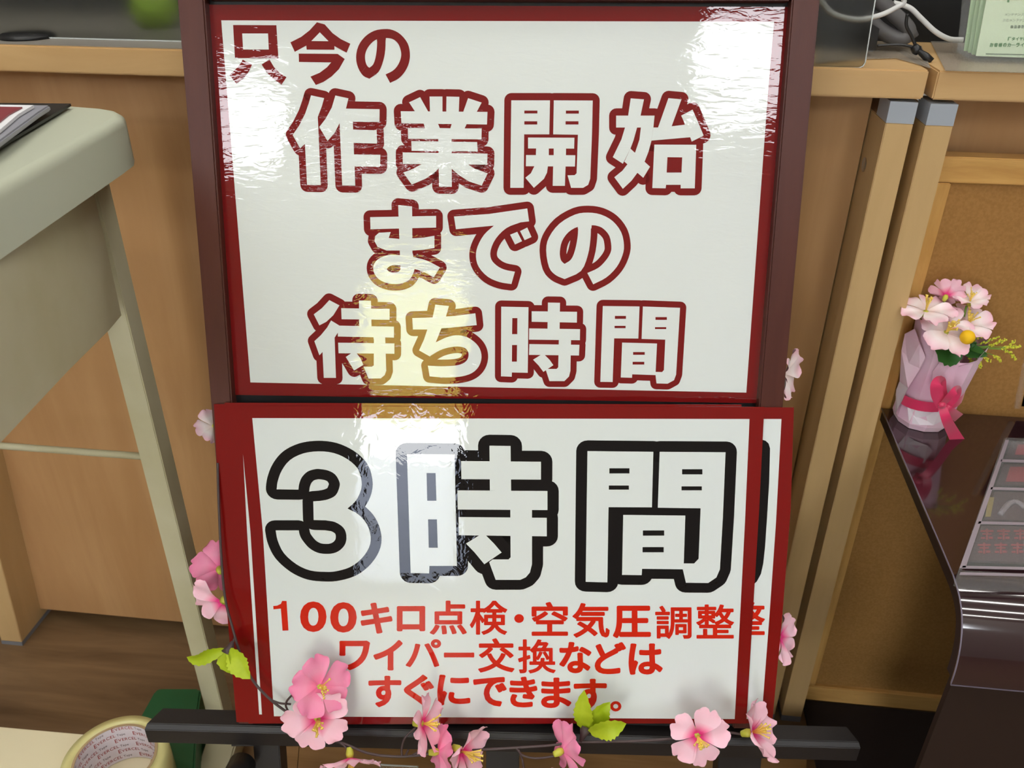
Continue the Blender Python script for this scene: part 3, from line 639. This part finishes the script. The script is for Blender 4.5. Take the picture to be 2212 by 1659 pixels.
def leaf(parent, pts, wid, nrm, m=LEAFY, serr=.08, name='leaf'):
    """leaf along a spine of points; raised midrib, serrated edge"""
    P = spline(pts, 5); n = len(P)-1; g = G(); vs = []; nrm = Vector(nrm)
    for i, p in enumerate(P):
        t = i/n; d = (P[min(i+1, n)]-P[max(i-1, 0)]).normalized(); sd = d.cross(nrm).normalized()
        nn = sd.cross(d).normalized()
        ww = wid*.5*math.sin(math.pi*min(1, t*.93+.07))**.8*(1+(serr if i % 2 else -serr))
        if i == n: ww = 0
        for s in (-1, -.5, 0, .5, 1): vs.append(p+sd*ww*s+nn*(abs(s)*ww*.35))
    fs = [[i*5+j, i*5+j+1, i*5+j+6, i*5+j+5] for i in range(n) for j in range(4)]
    g.add(vs, fs, 0, True); return g.build(name, m, parent)
def cupp(a, b, parent): G().tube([a, mid(a, b, .5), b], [.0012, .0030, .0058], 10).build('leaf_base', VINE, parent)
cupp(gp_(503, 1385, .024), gp_(492, 1410, .028), gar)
leaf(gar, [gp_(484, 1403, .028), gp_(450, 1415, .034), gp_(425, 1422, .04), gp_(403, 1419, .044)], .013, SN)
leaf(gar, [gp_(490, 1406, .029), gp_(490, 1430, .032), gp_(500, 1455, .034)], .018, S(-.6, 0, 1))
leaf(gar, [gp_(496, 1404, .030), gp_(510, 1425, .036), gp_(522, 1445, .038), gp_(541, 1467, .040)], .017, S(.3, 0, 1))
cupp(gp_(1254, 1603, .043), gp_(1266, 1572, .036), gar)
leaf(gar, [gp_(1268, 1580, .036), gp_(1262, 1550, .040), gp_(1260, 1525, .042), gp_(1262, 1490, .044)], .016, S(-.2, 0, 1))
leaf(gar, [gp_(1272, 1578, .036), gp_(1290, 1555, .038), gp_(1300, 1535, .040), gp_(1318, 1516, .040)], .017, SN)
leaf(gar, [gp_(1275, 1582, .040), gp_(1300, 1576, .046), gp_(1325, 1570, .048), gp_(1353, 1563, .046)], .019, SN)
# ================================================================ LEFT DESK
dk = empty('side_desk', (-.45, .5, 0), 'cream painted office desk at the left edge with a pale rounded top', 'desk')
DZ = .7213
top = [atZ(x, y, DZ) for x, y in [(-260, 216), (0, 223), (160, 226), (225, 231), (255, 236), (268, 243), (266, 252), (240, 268), (0, 403), (-330, 590), (-700, 600)]]
def inset(P, d):
    out = []; n = len(P); c = sum(P, Vector((0, 0, 0)))/n
    for i in range(n):
        e1 = (P[i]-P[i-1]).normalized(); e2 = (P[(i+1) % n]-P[i]).normalized(); n1 = Vector((e1.y, -e1.x, 0)); n2 = Vector((e2.y, -e2.x, 0)); b = (n1+n2).normalized()
        if b.dot(c-P[i]) < 0: b = -b
        out.append(P[i]+b*(d/max(.5, abs(b.dot(n1)))))
    return out
g = G(); n_ = len(top); vs = []; RR = .007
lv = [(0, -.036), (0, -RR)]+[(RR*(1-math.cos(k*math.pi/12)), -RR+RR*math.sin(k*math.pi/12)) for k in range(1, 7)]
for d_, h_ in lv: vs += [p+Vector((0, 0, h_)) for p in inset(top, d_)]
m_ = len(lv)
g.add(vs, [[i*n_+j, i*n_+(j+1) % n_, (i+1)*n_+(j+1) % n_, (i+1)*n_+j] for i in range(m_-1) for j in range(n_)], 0, True)
g.add(vs[-n_:], [list(range(n_))], 0); g.add(vs[:n_], [list(range(n_))[::-1]], 0)
g.build('desktop', CREAMTOP, dk)
G().box((-.408, .600, 0), (-.387, .62, DZ-.036)).build('leg', CREAM, dk, .0008)
pn = Vector((.969, .247, 0)); pp = Vector((-.386, .5995, 0))
sp = [hit(x, y, pp, pn) for x, y in [(0, 470), (-200, 600), (-200, 1100), (0, 960), (150, 800), (238, 712), (263, 682), (232, 540), (205, 350)]]
sp = [Vector((p.x, min(p.y, .5995), p.z)) for p in sp]
G().prism(sp[::-1], -pn*.012).build('side_panel', CREAM, dk, .0006)
G().tube([(-.90, .612, .407), (-.408, .612, .407)], .0034, 10).build('brace_rod', CREAM, dk)
G().prism([(-.415, .63, 0), (-.38, .63, 0), (-.345, .36, 0), (-.38, .36, 0)][::-1], (0, 0, .03)).build('foot_rail', CREAM, dk, .002)
G().lathe((-.379, .612, DZ-.045), (0, 0, 1), [(0, 0), (.005, 0), (.006, .009), (0, .009)], 12).build('bolt', DARK, dk)
# tray with framed card on the desk
ty = empty('desk_tray', (-.5, .6, DZ), 'black tray lying on the cream desk at the left edge', 'tray')
G().prism([atZ(x, y, DZ+.002) for x, y in [(-160, 226), (154, 229), (140, 238), (0, 322), (-160, 418)]][::-1], (0, 0, .0018)).build('base', DARK, ty)
cf = empty('card_stand', (-.5, .6, DZ), 'grey and white card holder with a dark red card on the black tray', 'holder')
G().prism([atZ(x, y, DZ+.010) for x, y in [(-160, 224), (108, 227), (84, 242), (0, 304), (-160, 400)]][::-1], (0, 0, -.004)).build('grey_frame', mat('grey_frame', (150, 150, 158), .4), cf, .001)
G().prism([atZ(x, y, DZ+.0125) for x, y in [(-160, 224), (72, 227), (40, 246), (0, 280), (-160, 370)]][::-1], (0, 0, -.002)).build('white_card', WHITEP, cf)
G().prism([atZ(x, y, DZ+.0135) for x, y in [(-160, 228), (48, 231), (20, 246), (0, 262), (-160, 340)]][::-1], (0, 0, -.0009)).build('red_card', mat('dark_red_card', (140, 60, 66), .4), cf)
# low things bottom left
tag(G().prism([atZ(x, y, .078) for x, y in [(-200, 1550), (190, 1585), (350, 1593), (366, 1720), (360, 1900), (-300, 1900)]][::-1], (0, 0, -.014)).build('cream_board', mat('cream_lid', (232, 222, 186), .45), bevel=.002), 'cream board lying low at the bottom left under the tape roll', 'board')
tag(G().prism([atZ(x, y, .062) for x, y in [(343, 1486), (428, 1486), (434, 1492), (425, 1560), (415, 1800), (200, 1800), (295, 1562), (334, 1492)]][::-1], (0, 0, -.061)).build('green_bin', GREEN, bevel=.002), 'dark green plastic bin on the floor, under the cream board and behind the tape roll', 'bin')
tp = empty('tape_roll', atZ(248, 1636, .08), 'roll of clear packing tape lying on the cream box, red print inside its core', 'tape')
tc = atZ(248, 1637, .128); tc.z = .0785
G().lathe(tc, (0, 0, 1), [(.0395, 0), (.0495, 0), (.0497, .025), (.0495, .0495), (.0395, .0495)], 64, closed=True).build('tape', TAPE, tp)
G().lathe(tc, (0, 0, 1), [(.0370, .0), (.0394, .0), (.0394, .0497), (.0370, .0497)], 64, closed=True, sm=False).build('core', TAPEK, tp)
G().lathe(tc, (0, 0, 1), [(.0368, .0003), (.0368, .0494)], 64).build('core_lining', TAPEC, tp)
def wrap_text(g, s, ang0, z, h, adv, r, slope=0.0, mi=0, bold=0):
    x = 0
    for k, ch_ in enumerate(s):
        if ch_ == ' ': x += adv*.6; continue
        vs, fs, rim, bb = glyph(ch_); sc = h/.72; X = x
        g.add([(tc.x+math.cos(ang0-(X+vx*sc*.85)/r)*(r-.0003), tc.y+math.sin(ang0-(X+vx*sc*.85)/r)*(r-.0003), z+vy*sc+slope*(X+vx*sc)) for vx, vy in vs], fs, mi)
        x += (bb[2]+.08)*sc*.85
    return x
gi = G()
for row in range(6):
    for k in range(6):
        a0 = math.radians(185-k*60-(row % 2)*30); z_ = tc.z+.0445-row*.0082
        xx = wrap_text(gi, 'E', a0, z_, .0056, .004, .0368)
        xx2 = wrap_text(gi, 'VERCEL', a0-xx/.0368, z_+.0006, .0041, .003, .0368)
        wrap_text(gi, 'Tape', a0-(xx+xx2+.001)/.0368, z_+.0006, .0032, .003, .0368, mi=1)
gi.build('core_print', [INKR, INKD], tp)
wb = [atZ(x, y, .035) for x, y in [(560, 1580), (1745, 1590), (1738, 1800), (560, 1800)]]
bo = empty('floor_board', (wb[0]+wb[2])/2, 'light brown wooden board lying on the floor behind and under the easel ledge', 'board')
sx = [mid(wb[0], wb[1], t) for t in (0, .075, .55, 1)]; sy = [mid(wb[3], wb[2], t) for t in (0, .06, .55, 1)]
BOARD = wood('light_board', (142, 106, 66), (166, 128, 84), (1.2, 14, 1), 5)
for i in range(3):
    e_ = (sx[i+1]-sx[i]).normalized()*.0004
    G().prism([sx[i]+e_, sy[i]+e_, sy[i+1]-e_, sx[i+1]-e_], (0, 0, -.033)).build('plank', BOARD, bo)
cc_ = [atZ(x, y, .075) for x, y in [(822, 1652), (902, 1656), (906, 1780), (818, 1780)]]
ce = empty('clear_case', (cc_[0]+cc_[2])/2-Vector((0, 0, .035)), 'clear plastic case just showing its rim at the bottom edge', 'case')
G().prism(cc_[::-1], (0, 0, -.037)).build('body', CLEAR, ce)
G().tube(cc_+[cc_[0]], .001, 6).build('rim', EDGE, ce)
#
# ================================================================ RIGHT DISPLAY TABLE
dt = empty('display_table', (.5, .6, 0), 'dark brown display table with a glossy top curling down at the front', 'table')
TZ = .428
prof = [(.750, .428), (.60, .428), (.525, .428), (.510, .4274), (.496, .4245), (.485, .419), (.477, .411), (.471, .401), (.467, .389), (.465, .377), (.4645, .366)]
def xl(Y): return .2745+(Y-.50)*.030
Pf = [Vector((0, a, b)) for a, b in prof]; Pf = [Vector(p) for p in spline(Pf, 4)]
nn = len(Pf); g = G(); vs = []
for i, p in enumerate(Pf):
    d = (Pf[min(i+1, nn-1)]-Pf[max(i-1, 0)]).normalized(); q = Vector((0, -d.z, d.y)); q = q if q.z <= 0 or True else q
    nrm = Vector((0, d.z, -d.y)); nrm = -nrm if nrm.z > 0 else nrm
    if abs(nrm.z) < .2: nrm = Vector((0, abs(nrm.y), nrm.z))
    for X, off in ((xl(p.y), 0), (1.0, 0), (1.0, .002), (xl(p.y), .002)): vs.append(Vector((X, p.y, p.z))+nrm*off)
for j in range(4):
    sv = [vs[i*4+q] for i in range(nn) for q in (j, (j+1) % 4)]
    g.add(sv, [[2*i, 2*i+1, 2*i+3, 2*i+2] for i in range(nn-1)], 0, j in (0, 2))
g.add([vs[q] for q in (0, 1, 2, 3)]+[vs[(nn-1)*4+q] for q in range(4)], [[0, 1, 2, 3], [7, 6, 5, 4]], 0)
g.build('glossy_top', BROWN, dt)
LIP_GLINT = mat('edge_highlight', (120, 112, 128), .3)  # lighter tone paints the highlight line along the table edge and lip
G().tube([Vector((xl(p.y), p.y, p.z)) for p in Pf]+[Vector((1.0, Pf[-1].y, Pf[-1].z))], .0006, 6).build('edge_highlight', LIP_GLINT, dt)
g = G(); vs = []
for i, p in enumerate(Pf[:-1]):
    d = (Pf[min(i+1, nn-1)]-Pf[max(i-1, 0)]).normalized(); nrm = Vector((0, d.z, -d.y)); nrm = -nrm if nrm.z > 0 else nrm
    if abs(nrm.z) < .2: nrm = Vector((0, abs(nrm.y), nrm.z))
    for X, off in ((xl(p.y)+.001, .0022), (1.0, .0022), (1.0, .013), (xl(p.y)+.001, .013)): vs.append(Vector((X, p.y, p.z))+nrm*off)
m_ = nn-1
fs = [[i*4+j, i*4+(j+1) % 4, (i+1)*4+(j+1) % 4, (i+1)*4+j] for i in range(m_-1) for j in range(4)]+[[0, 1, 2, 3], [(m_-1)*4+j for j in range(4)]]
g.add(vs, fs, 0, False).build('under_panel', BROWND, dt)
G().box((.279, .473, 0), (1.0, .479, .368)).build('front_panel', BROWND, dt)
# leaflets in a clear tray on the table
DARKR = mat('dark_print', (66, 48, 56), .3); REDI = mat('red_print', (140, 50, 60), .3); YEI = mat('yellow_print', (140, 122, 62), .3); GRYI = mat('grey_print', (126, 116, 124), .3)  # print colours greyed to hold the haze of gloss over the leaflets
tx = empty('leaflet_tray', (.36, .6, TZ), 'clear acrylic tray of dark red printed leaflets on the brown table', 'tray')
tzc = TZ+.016
def tq(px, z): return [atZ(x, y, z) for x, y in px]
B0 = tq([(2175, 948), (2520, 958), (2520, 1255), (2078, 1232)], TZ+.0165)
B0[3].x = B0[3].x; 
g = G(); cs = B0
for i in range(4):
    a_, b2 = cs[i], cs[(i+1) % 4]; d = (b2-a_).normalized(); s_ = Vector((d.y, -d.x, 0))
    g.prism([a_, b2, b2-s_*.002, a_-s_*.002], (0, 0, -.016))
g.build('tray_wall', CLEAR, tx)
LEDGEM = mat('tray_edge', (150, 140, 148), .3)  # pale strips paint in the bright edges of the clear acrylic
G().prism(tq([(2172, 950), (2180, 950), (2086, 1226), (2073, 1226)], TZ+.0168)[::-1], (0, 0, -.0006)).build('tray_rim', LEDGEM, tx)
g = G()
for y in (992, 1052, 1126, 1222, 1236): 
    xo = 2175-(y-948)*.362
    g.prism(tq([(xo+4, y), (2500, y+9), (2500, y+14), (xo+2, y+5)], TZ+.0168)[::-1], (0, 0, -.0006))
g.build('tray_divider', LEDGEM, tx)
G().prism(tq([(2178, 952), (2500, 960), (2500, 1240), (2082, 1224)], TZ+.0166)[::-1], (0, 0, -.001)).build('lid', CLEAR, tx)
cards = [((2185, 955), (2400, 960), (2400, 990), (2172, 988)), ((2168, 1003), (2400, 1008), (2400, 1050), (2152, 1046)), ((2148, 1062), (2400, 1068), (2400, 1128), (2125, 1122)), ((2120, 1135), (2400, 1142), (2400, 1222), (2092, 1210))]
for k, cpx in enumerate(cards):
    l_ = empty('leaflet', atZ(2300, cpx[0][1], TZ+.004), ['dark leaflet with red print in the back row of the clear tray', 'dark leaflet with a red block in the second row of the clear tray', 'dark leaflet with white swirl in the third row of the clear tray', 'dark leaflet with large red lettering in the front row of the clear tray'][k], 'leaflet', 'leaflets in the clear tray')
    z0 = TZ+.006+k*.0003
    G().prism(tq(cpx, z0)[::-1], (0, 0, -.002)).build('card', DARKR, l_)
    x0 = cpx[0][0]; y0 = cpx[0][1]; y1 = cpx[3][1]; xb = cpx[3][0]
    g = G()
    if k in (0, 1):
        g.prism(tq([(x0+14, y0+5), (x0+90, y0+6), (x0+85, y1-5), (xb+20, y1-6)], z0+.0003)[::-1], (0, 0, -.0002)).build('red_block', REDI, l_)
    elif k == 2:
        pts = [atZ(2160+6*i, 1112-22*math.sin(i*.33)-1.2*i, z0+.0005) for i in range(10)]
        g.tube(pts, .0022, 6).build('swirl', GRYI, l_)
        G().prism(tq([(x0-12, y0+12), (x0, y0+12), (x0-8, y1-6), (x0-20, y1-6)], z0+.0004)[::-1], (0, 0, -.0002)).build('yellow_mark', YEI, l_)
    else:
        for r_ in range(2):
            for c in range(3):
                xx, yy = 2118+c*36-r_*6, 1142+r_*30
                for (a_, b2, cc, dd) in ((0, 3, 28, 7), (4, 10, 24, 13), (12, 0, 16, 24), (1, 18, 10, 22), (18, 17, 27, 22)):
                    g.prism(tq([(xx+a_, yy+b2), (xx+cc, yy+b2), (xx+cc, yy+dd), (xx+a_, yy+dd)], z0+.0004)[::-1], (0, 0, -.0002))
        g.build('red_marks', REDI, l_)
tag(G().prism([atY(x, y, .757) for x, y in [(2206, 878), (2300, 880), (2330, 700), (2250, 690)]], (0, .002, 0)).build('white_card', WHITEP), 'white card standing on the brown table at the right edge', 'card')
tag(G().prism([atY(x, y, .752) for x, y in [(2192, 883), (2204, 883), (2240, 700), (2230, 700)]], (0, .003, 0)).build('card_holder', CLEAR), 'clear acrylic holder edge in front of the white card', 'holder')
# clear holder with green leaflets on the right counter
lh = empty('leaflet_holder', atZ(2180, 130, CTOP+.001), 'clear acrylic holder on the right counter filled with pale green leaflets', 'holder')
G().prism([atY(x, y, .762) for x, y in [(2068, 112), (2086, 124), (2105, 129), (2420, 140), (2440, -80), (2085, -80), (2076, 40)]], (0, .0016, 0)).build('front_wall', CLEAR, lh)
G().prism([atZ(x, y, CTOP+.0012) for x, y in [(2054, 112), (2070, 128), (2098, 134), (2420, 147), (2420, 102), (2058, 96)]][::-1], (0, 0, .0016)).build('foot_plate', CLEAR, lh)
tabs = [(2092, 111, 2130, -60, .776, PAPERG2), (2099, 116, 2137, -60, .773, PAPERG2), (2101, 118, 2141, -60, .770, PAPERG)]
lb_ = ['rearmost green leaflet fanned to the left in the clear holder', 'middle green leaflet fanned to the left in the clear holder', 'front-left pale green leaflet edge in the clear holder']
for (x0, y0, x1, y1, Y, m), lab in zip([(2082, 110, 2112, -60, .778, PAPERG2), (2091, 114, 2124, -60, .775, PAPERG2), (2099, 118, 2134, -60, .772, PAPERG2)], lb_):
    tag(G().prism([atY(x0, y0, Y), atY(2400, y0+9, Y), atY(2430, y1, Y), atY(x1-6, y1, Y)], (0, .0006, 0)).build('leaflet', m), lab, 'leaflet', 'green leaflets in the clear holder')
lf = empty('leaflet', atY(2150, 120, .769), 'front pale green leaflet with small Japanese print in the clear holder', 'leaflet', 'green leaflets in the clear holder')
G().prism([atY(x, y, .768) for x, y in [(2108, 121), (2400, 131), (2440, -60), (2142, -60)]], (0, .0006, 0)).build('sheet', PAPERG, lf)
TL_ = tr(2040, 0, 9.76)
def line_on(par, s, x, y0, y1, adv, m, r=0, skew=0):
    g = G(); f = lambda p: Vector((p[0], .7677, p[1]))
    for k, ch_ in enumerate(s):
        if ch_ == ' ': continue
        xa = x+k*adv; xb = xa+adv*.86
        a0, a1 = (y0, y1)
        if ch_ == 'ー': a0, a1 = (y0+y1)/2-4, (y0+y1)/2+4
        quad = []
        for p in ((xa+skew, a0), (xb+skew, a0), (xb, a1), (xa, a1)):
            P_ = atY(*TL_(p), .7677); quad.append((P_.x, P_.z))
        put_glyph(g, ch_, quad, r, f)
    g.build('print', m, par)
line_on(lf, 'メンテナンスの', 1262, 280, 332, 70, INKGR, 0, 14)
line_on(lf, '次のメンテナン', 1225, 398, 460, 70, INKGR, 0, 14)
line_on(lf, '商品・取', 1385, 530, 600, 75, INKGR, .00012, 14)
line_on(lf, '「タイヤ館', 1330, 780, 855, 82, INKG, .00012, 14)
line_on(lf, 'お客様のカーライフ', 950, 905, 990, 92, INKG, .00018, 14)
G().prism([atY(*TL_(p), .7677) for p in [(875, 1150), (2500, 1180), (2500, 1160), (875, 1125)]], (0, .0002, 0)).build('rule', INKGR, lf)
G().prism([atY(*TL_(p), .7677) for p in [(1325, 50), (1365, 50), (1375, -20), (1330, -20)]], (0, .0002, 0)).build('print', INKG, lf)
# ================================================================ WRAPPED FLOWER POT
PZ = TZ+.0005
pc = (atZ(1988, 905, PZ)+Vector((.0, .0, 0))); pc.z = PZ
PY = pc.y
pot = empty('wrapped_flower_pot', pc, 'small pot of artificial blossoms wrapped in pink paper with a pink ribbon bow', 'flower pot')
NS = 11
def ring(r, z, ph=0, jit=0): return [Vector((pc.x+math.cos(2*math.pi*(i+ph)/NS)*r*(1+(jit if i % 2 else -jit)), pc.y+math.sin(2*math.pi*(i+ph)/NS)*r*(1+(jit if i % 2 else -jit)), z)) for i in range(NS)]
def wrapc(t):  # leaning cup
    return Vector((.006*t, 0, 0))
g = G(); rows = [(.0235, 0), (.0262, .006), (.0262, .028), (.0285, .055), (.0305, .078)]
vs = []
for r, h in rows: vs += [p+wrapc(h/.08) for p in ring(r, PZ+h, 0, .015)]
tops = [.088, .083, .087, .084, .092, .108, .102, .090, .074, .082, .090]
vs += [Vector((p.x, p.y, PZ+tops[i]))+wrapc(1) for i, p in enumerate(ring(.0325, 0, 0, .03))]
k = len(rows)+1
g.add(vs, [[i*NS+j, i*NS+(j+1) % NS, (i+1)*NS+(j+1) % NS, (i+1)*NS+j] for i in range(k-1) for j in range(NS)]+[list(range(NS))[::-1]], 0, False)
g.build('wrapping', PINKP, pot)
def onpot(px, rr=.0, R0=.0305):   # point on the round front of the pot
    Y = PY-R0
    for _ in range(6):
        p = atY(px[0], px[1], Y); Rz = R0-.004*min(1, max(0, (PZ+.08-p.z)/.08)); dx = (p.x-pc.x-.003)/(Rz+.0005)
        Y = pc.y-(Rz*math.sqrt(max(.0, 1-dx*dx)))
    return atY(px[0], px[1], Y-rr)
PT = tr(1860, 580, 3.949)
def flap(poly, rr, m, name='wrapping_fold'):
    q = [onpot(PT(p), rr) for p in poly]; 
    g = G(); g.prism(q, (0, .0006, 0)); g.build(name, m, pot)
flap([(330, 965), (345, 700), (375, 560), (460, 515), (500, 640), (555, 765), (500, 860), (400, 1020)], .001, PINKP)
flap([(290, 1245), (300, 1040), (330, 965), (400, 1020), (345, 1140), (310, 1200)], .0005, PALEP)
flap([(610, 880), (715, 740), (790, 780), (845, 785), (800, 920), (770, 1060), (730, 1120), (600, 1060)], .001, PINKP)
flap([(410, 1320), (395, 1180), (560, 1190), (680, 1190), (690, 1300), (620, 1338), (500, 1336)], .0008, PALEP)
# ribbon
def ribbon(pts, wid, name='ribbon_tail', yoff=.006, wdir=None):
    P = spline([onpot(PT(p[:2]), yoff+(p[2] if len(p) > 2 else 0)) for p in pts], 6); n = len(P); vs = []; 
    for i, p in enumerate(P):
        d = (P[min(i+1, n-1)]-P[max(i-1, 0)]).normalized(); sd = Vector(wdir) if wdir else d.cross(Vector((0, -1, .2))).normalized()
        wv = wid[0]+(wid[1]-wid[0])*i/(n-1); vs += [p-sd*wv*.5, p+sd*wv*.5]
    g = G(); g.add(vs, [[2*i, 2*i+1, 2*i+3, 2*i+2] for i in range(n-1)], 0, True)
    return g.build(name, RIBBON, pot)
gb_ = G(); vs = []
for i in range(33):
    q = math.pi+ i/32*2*math.pi; r = .0283
    zc = PZ+.036-.010*(math.cos(q+math.pi)*.5+.5)*1.0
    for dz in (-.0052, .0052): vs.append(Vector((pc.x+.0015+math.cos(q)*r, pc.y+math.sin(q)*r, zc+dz)))
gb_.add(vs, [[2*i, 2*i+1, 2*i+3, 2*i+2] for i in range(32)], 0, True); gb_.build('ribbon_band', RIBBON, pot)
ribbon([(690, 1165, .004), (650, 1080, .008), (645, 1000, .010), (668, 965, .006), (672, 1040, .002), (700, 1160, 0)], (.010, .012), 'bow_loop', .008)
ribbon([(690, 1165, .004), (740, 1110, .010), (795, 1050, .012), (818, 1030, .008), (810, 1080, .004), (750, 1150, .002), (700, 1170, 0)], (.006, .009), 'bow_loop', .008)
ribbon([(690, 1175, .004), (730, 1290, .010), (785, 1400, .016), (840, 1500, .022)], (.007, .0125), 'ribbon_tail', .008)
ribbon([(700, 1175, .004), (760, 1215, .008), (835, 1275, .010)], (.006, .010), 'ribbon_tail', .006)
G().lathe(onpot(PT((692, 1165)), .014), (0, 1, 0), [(0, -.002), (.003, -.0015), (.0035, 0), (.003, .0015), (0, .002)], 10).build('knot', RIBBON, pot)
PYF = PY-.004
def pf(zx, zy, o=0): return atY(*PT((zx, zy)), PYF-o)
def CV(r, u, n): return (RGT*r - DWN*u - FWD*n).normalized()
blossom(pot, pf(552, 365, .01), CV(-.05, .85, .6), CV(0, 0, 1), .050, PETALW, .22, .1, 21, .08)
blossom(pot, pf(725, 235, .0), CV(.45, .6, -.35), CV(1, 0, 0), .036, PETAL, .6, .2, 22, .08, stamens=False)
blossom(pot, pf(930, 280, .0), CV(-.1, .75, .7), CV(1, 0, 0), .036, PETALW, .45, .1, 23, .08)
blossom(pot, pf(722, 545, .020), CV(.0, .45, .9), CV(1, 0, 0), .054, PETALW, .25, .15, 24, .08)
blossom(pot, pf(905, 480, .008), CV(.05, .70, .75), CV(1, 0, 0), .050, PETALW, .3, .1, 25, .08)
for pts in ([(552, 380, .01), (520, 470, 0), (540, 700, -.01)], [(712, 260, 0), (700, 420, 0), (640, 700, -.01)], [(900, 320, 0), (850, 480, 0), (700, 720, -.01)], [(905, 500, .008), (830, 640, 0), (700, 760, -.01)]):
    G().tube(spline([pf(*p) for p in pts]), .0009, 6).build('stem', SPRIGS, pot)
G().lathe(pf(908, 586, .034), (0, 0, 1), [(0, -.0062)]+[(.0062*math.sin(math.pi*i/10), -.0062*math.cos(math.pi*i/10)) for i in range(1, 10)]+[(0, .0062)], 16).build('yellow_pompom', YBALL, pot)
leaf(pot, [pf(740, 620, .01), pf(750, 690, .02), pf(800, 740, .024), pf(860, 770, .026)], .030, CV(0, 0, 1), LEAFD)
leaf(pot, [pf(820, 670, .01), pf(900, 665, .015), pf(990, 630, .015)], .010, CV(0, .5, 1), LEAFD)
leaf(pot, [pf(840, 660, .012), pf(900, 720, .018), pf(960, 735, .018), pf(1085, 748, .018)], .008, CV(0, .3, 1), LEAFD, .02)
leaf(pot, [pf(840, 655, .012), pf(930, 670, .018), pf(1000, 700, .018), pf(1080, 735, .016)], .007, CV(0, .3, 1), LEAFD, .02)
for (ex, ey, mx, my) in ((1090, 548, 960, 610), (1170, 580, 1030, 640), (1235, 610, 1090, 660), (1305, 622, 1210, 680), (1345, 665, 1240, 670), (1320, 778, 1240, 700), (1195, 795, 1130, 740), (1095, 790, 1020, 730), (940, 812, 930, 760), (1022, 850, 1000, 780)):
    g = G(); P = spline([pf(850, 665, .012), pf((850+mx)/2, (665+my)/2, .013), pf(mx, my, .013), pf(ex, ey, .012)], 8)
    g.tube(P, .00035, 5, 0)
    rn = random.Random(ex)
    for i in range(16, len(P)):
        for q in range(3):
            c0 = P[i]+Vector((rn.uniform(-1, 1), rn.uniform(-1, 1), rn.uniform(-1, 1)))*.0012; r = rn.uniform(.0007, .0013)
            g.lathe(c0, (rn.random(), rn.random(), 1), [(0, -r), (r*.9, 0), (0, r)], 5, 1)
    g.build('sprig', [SPRIGS, SPRIG], pot)
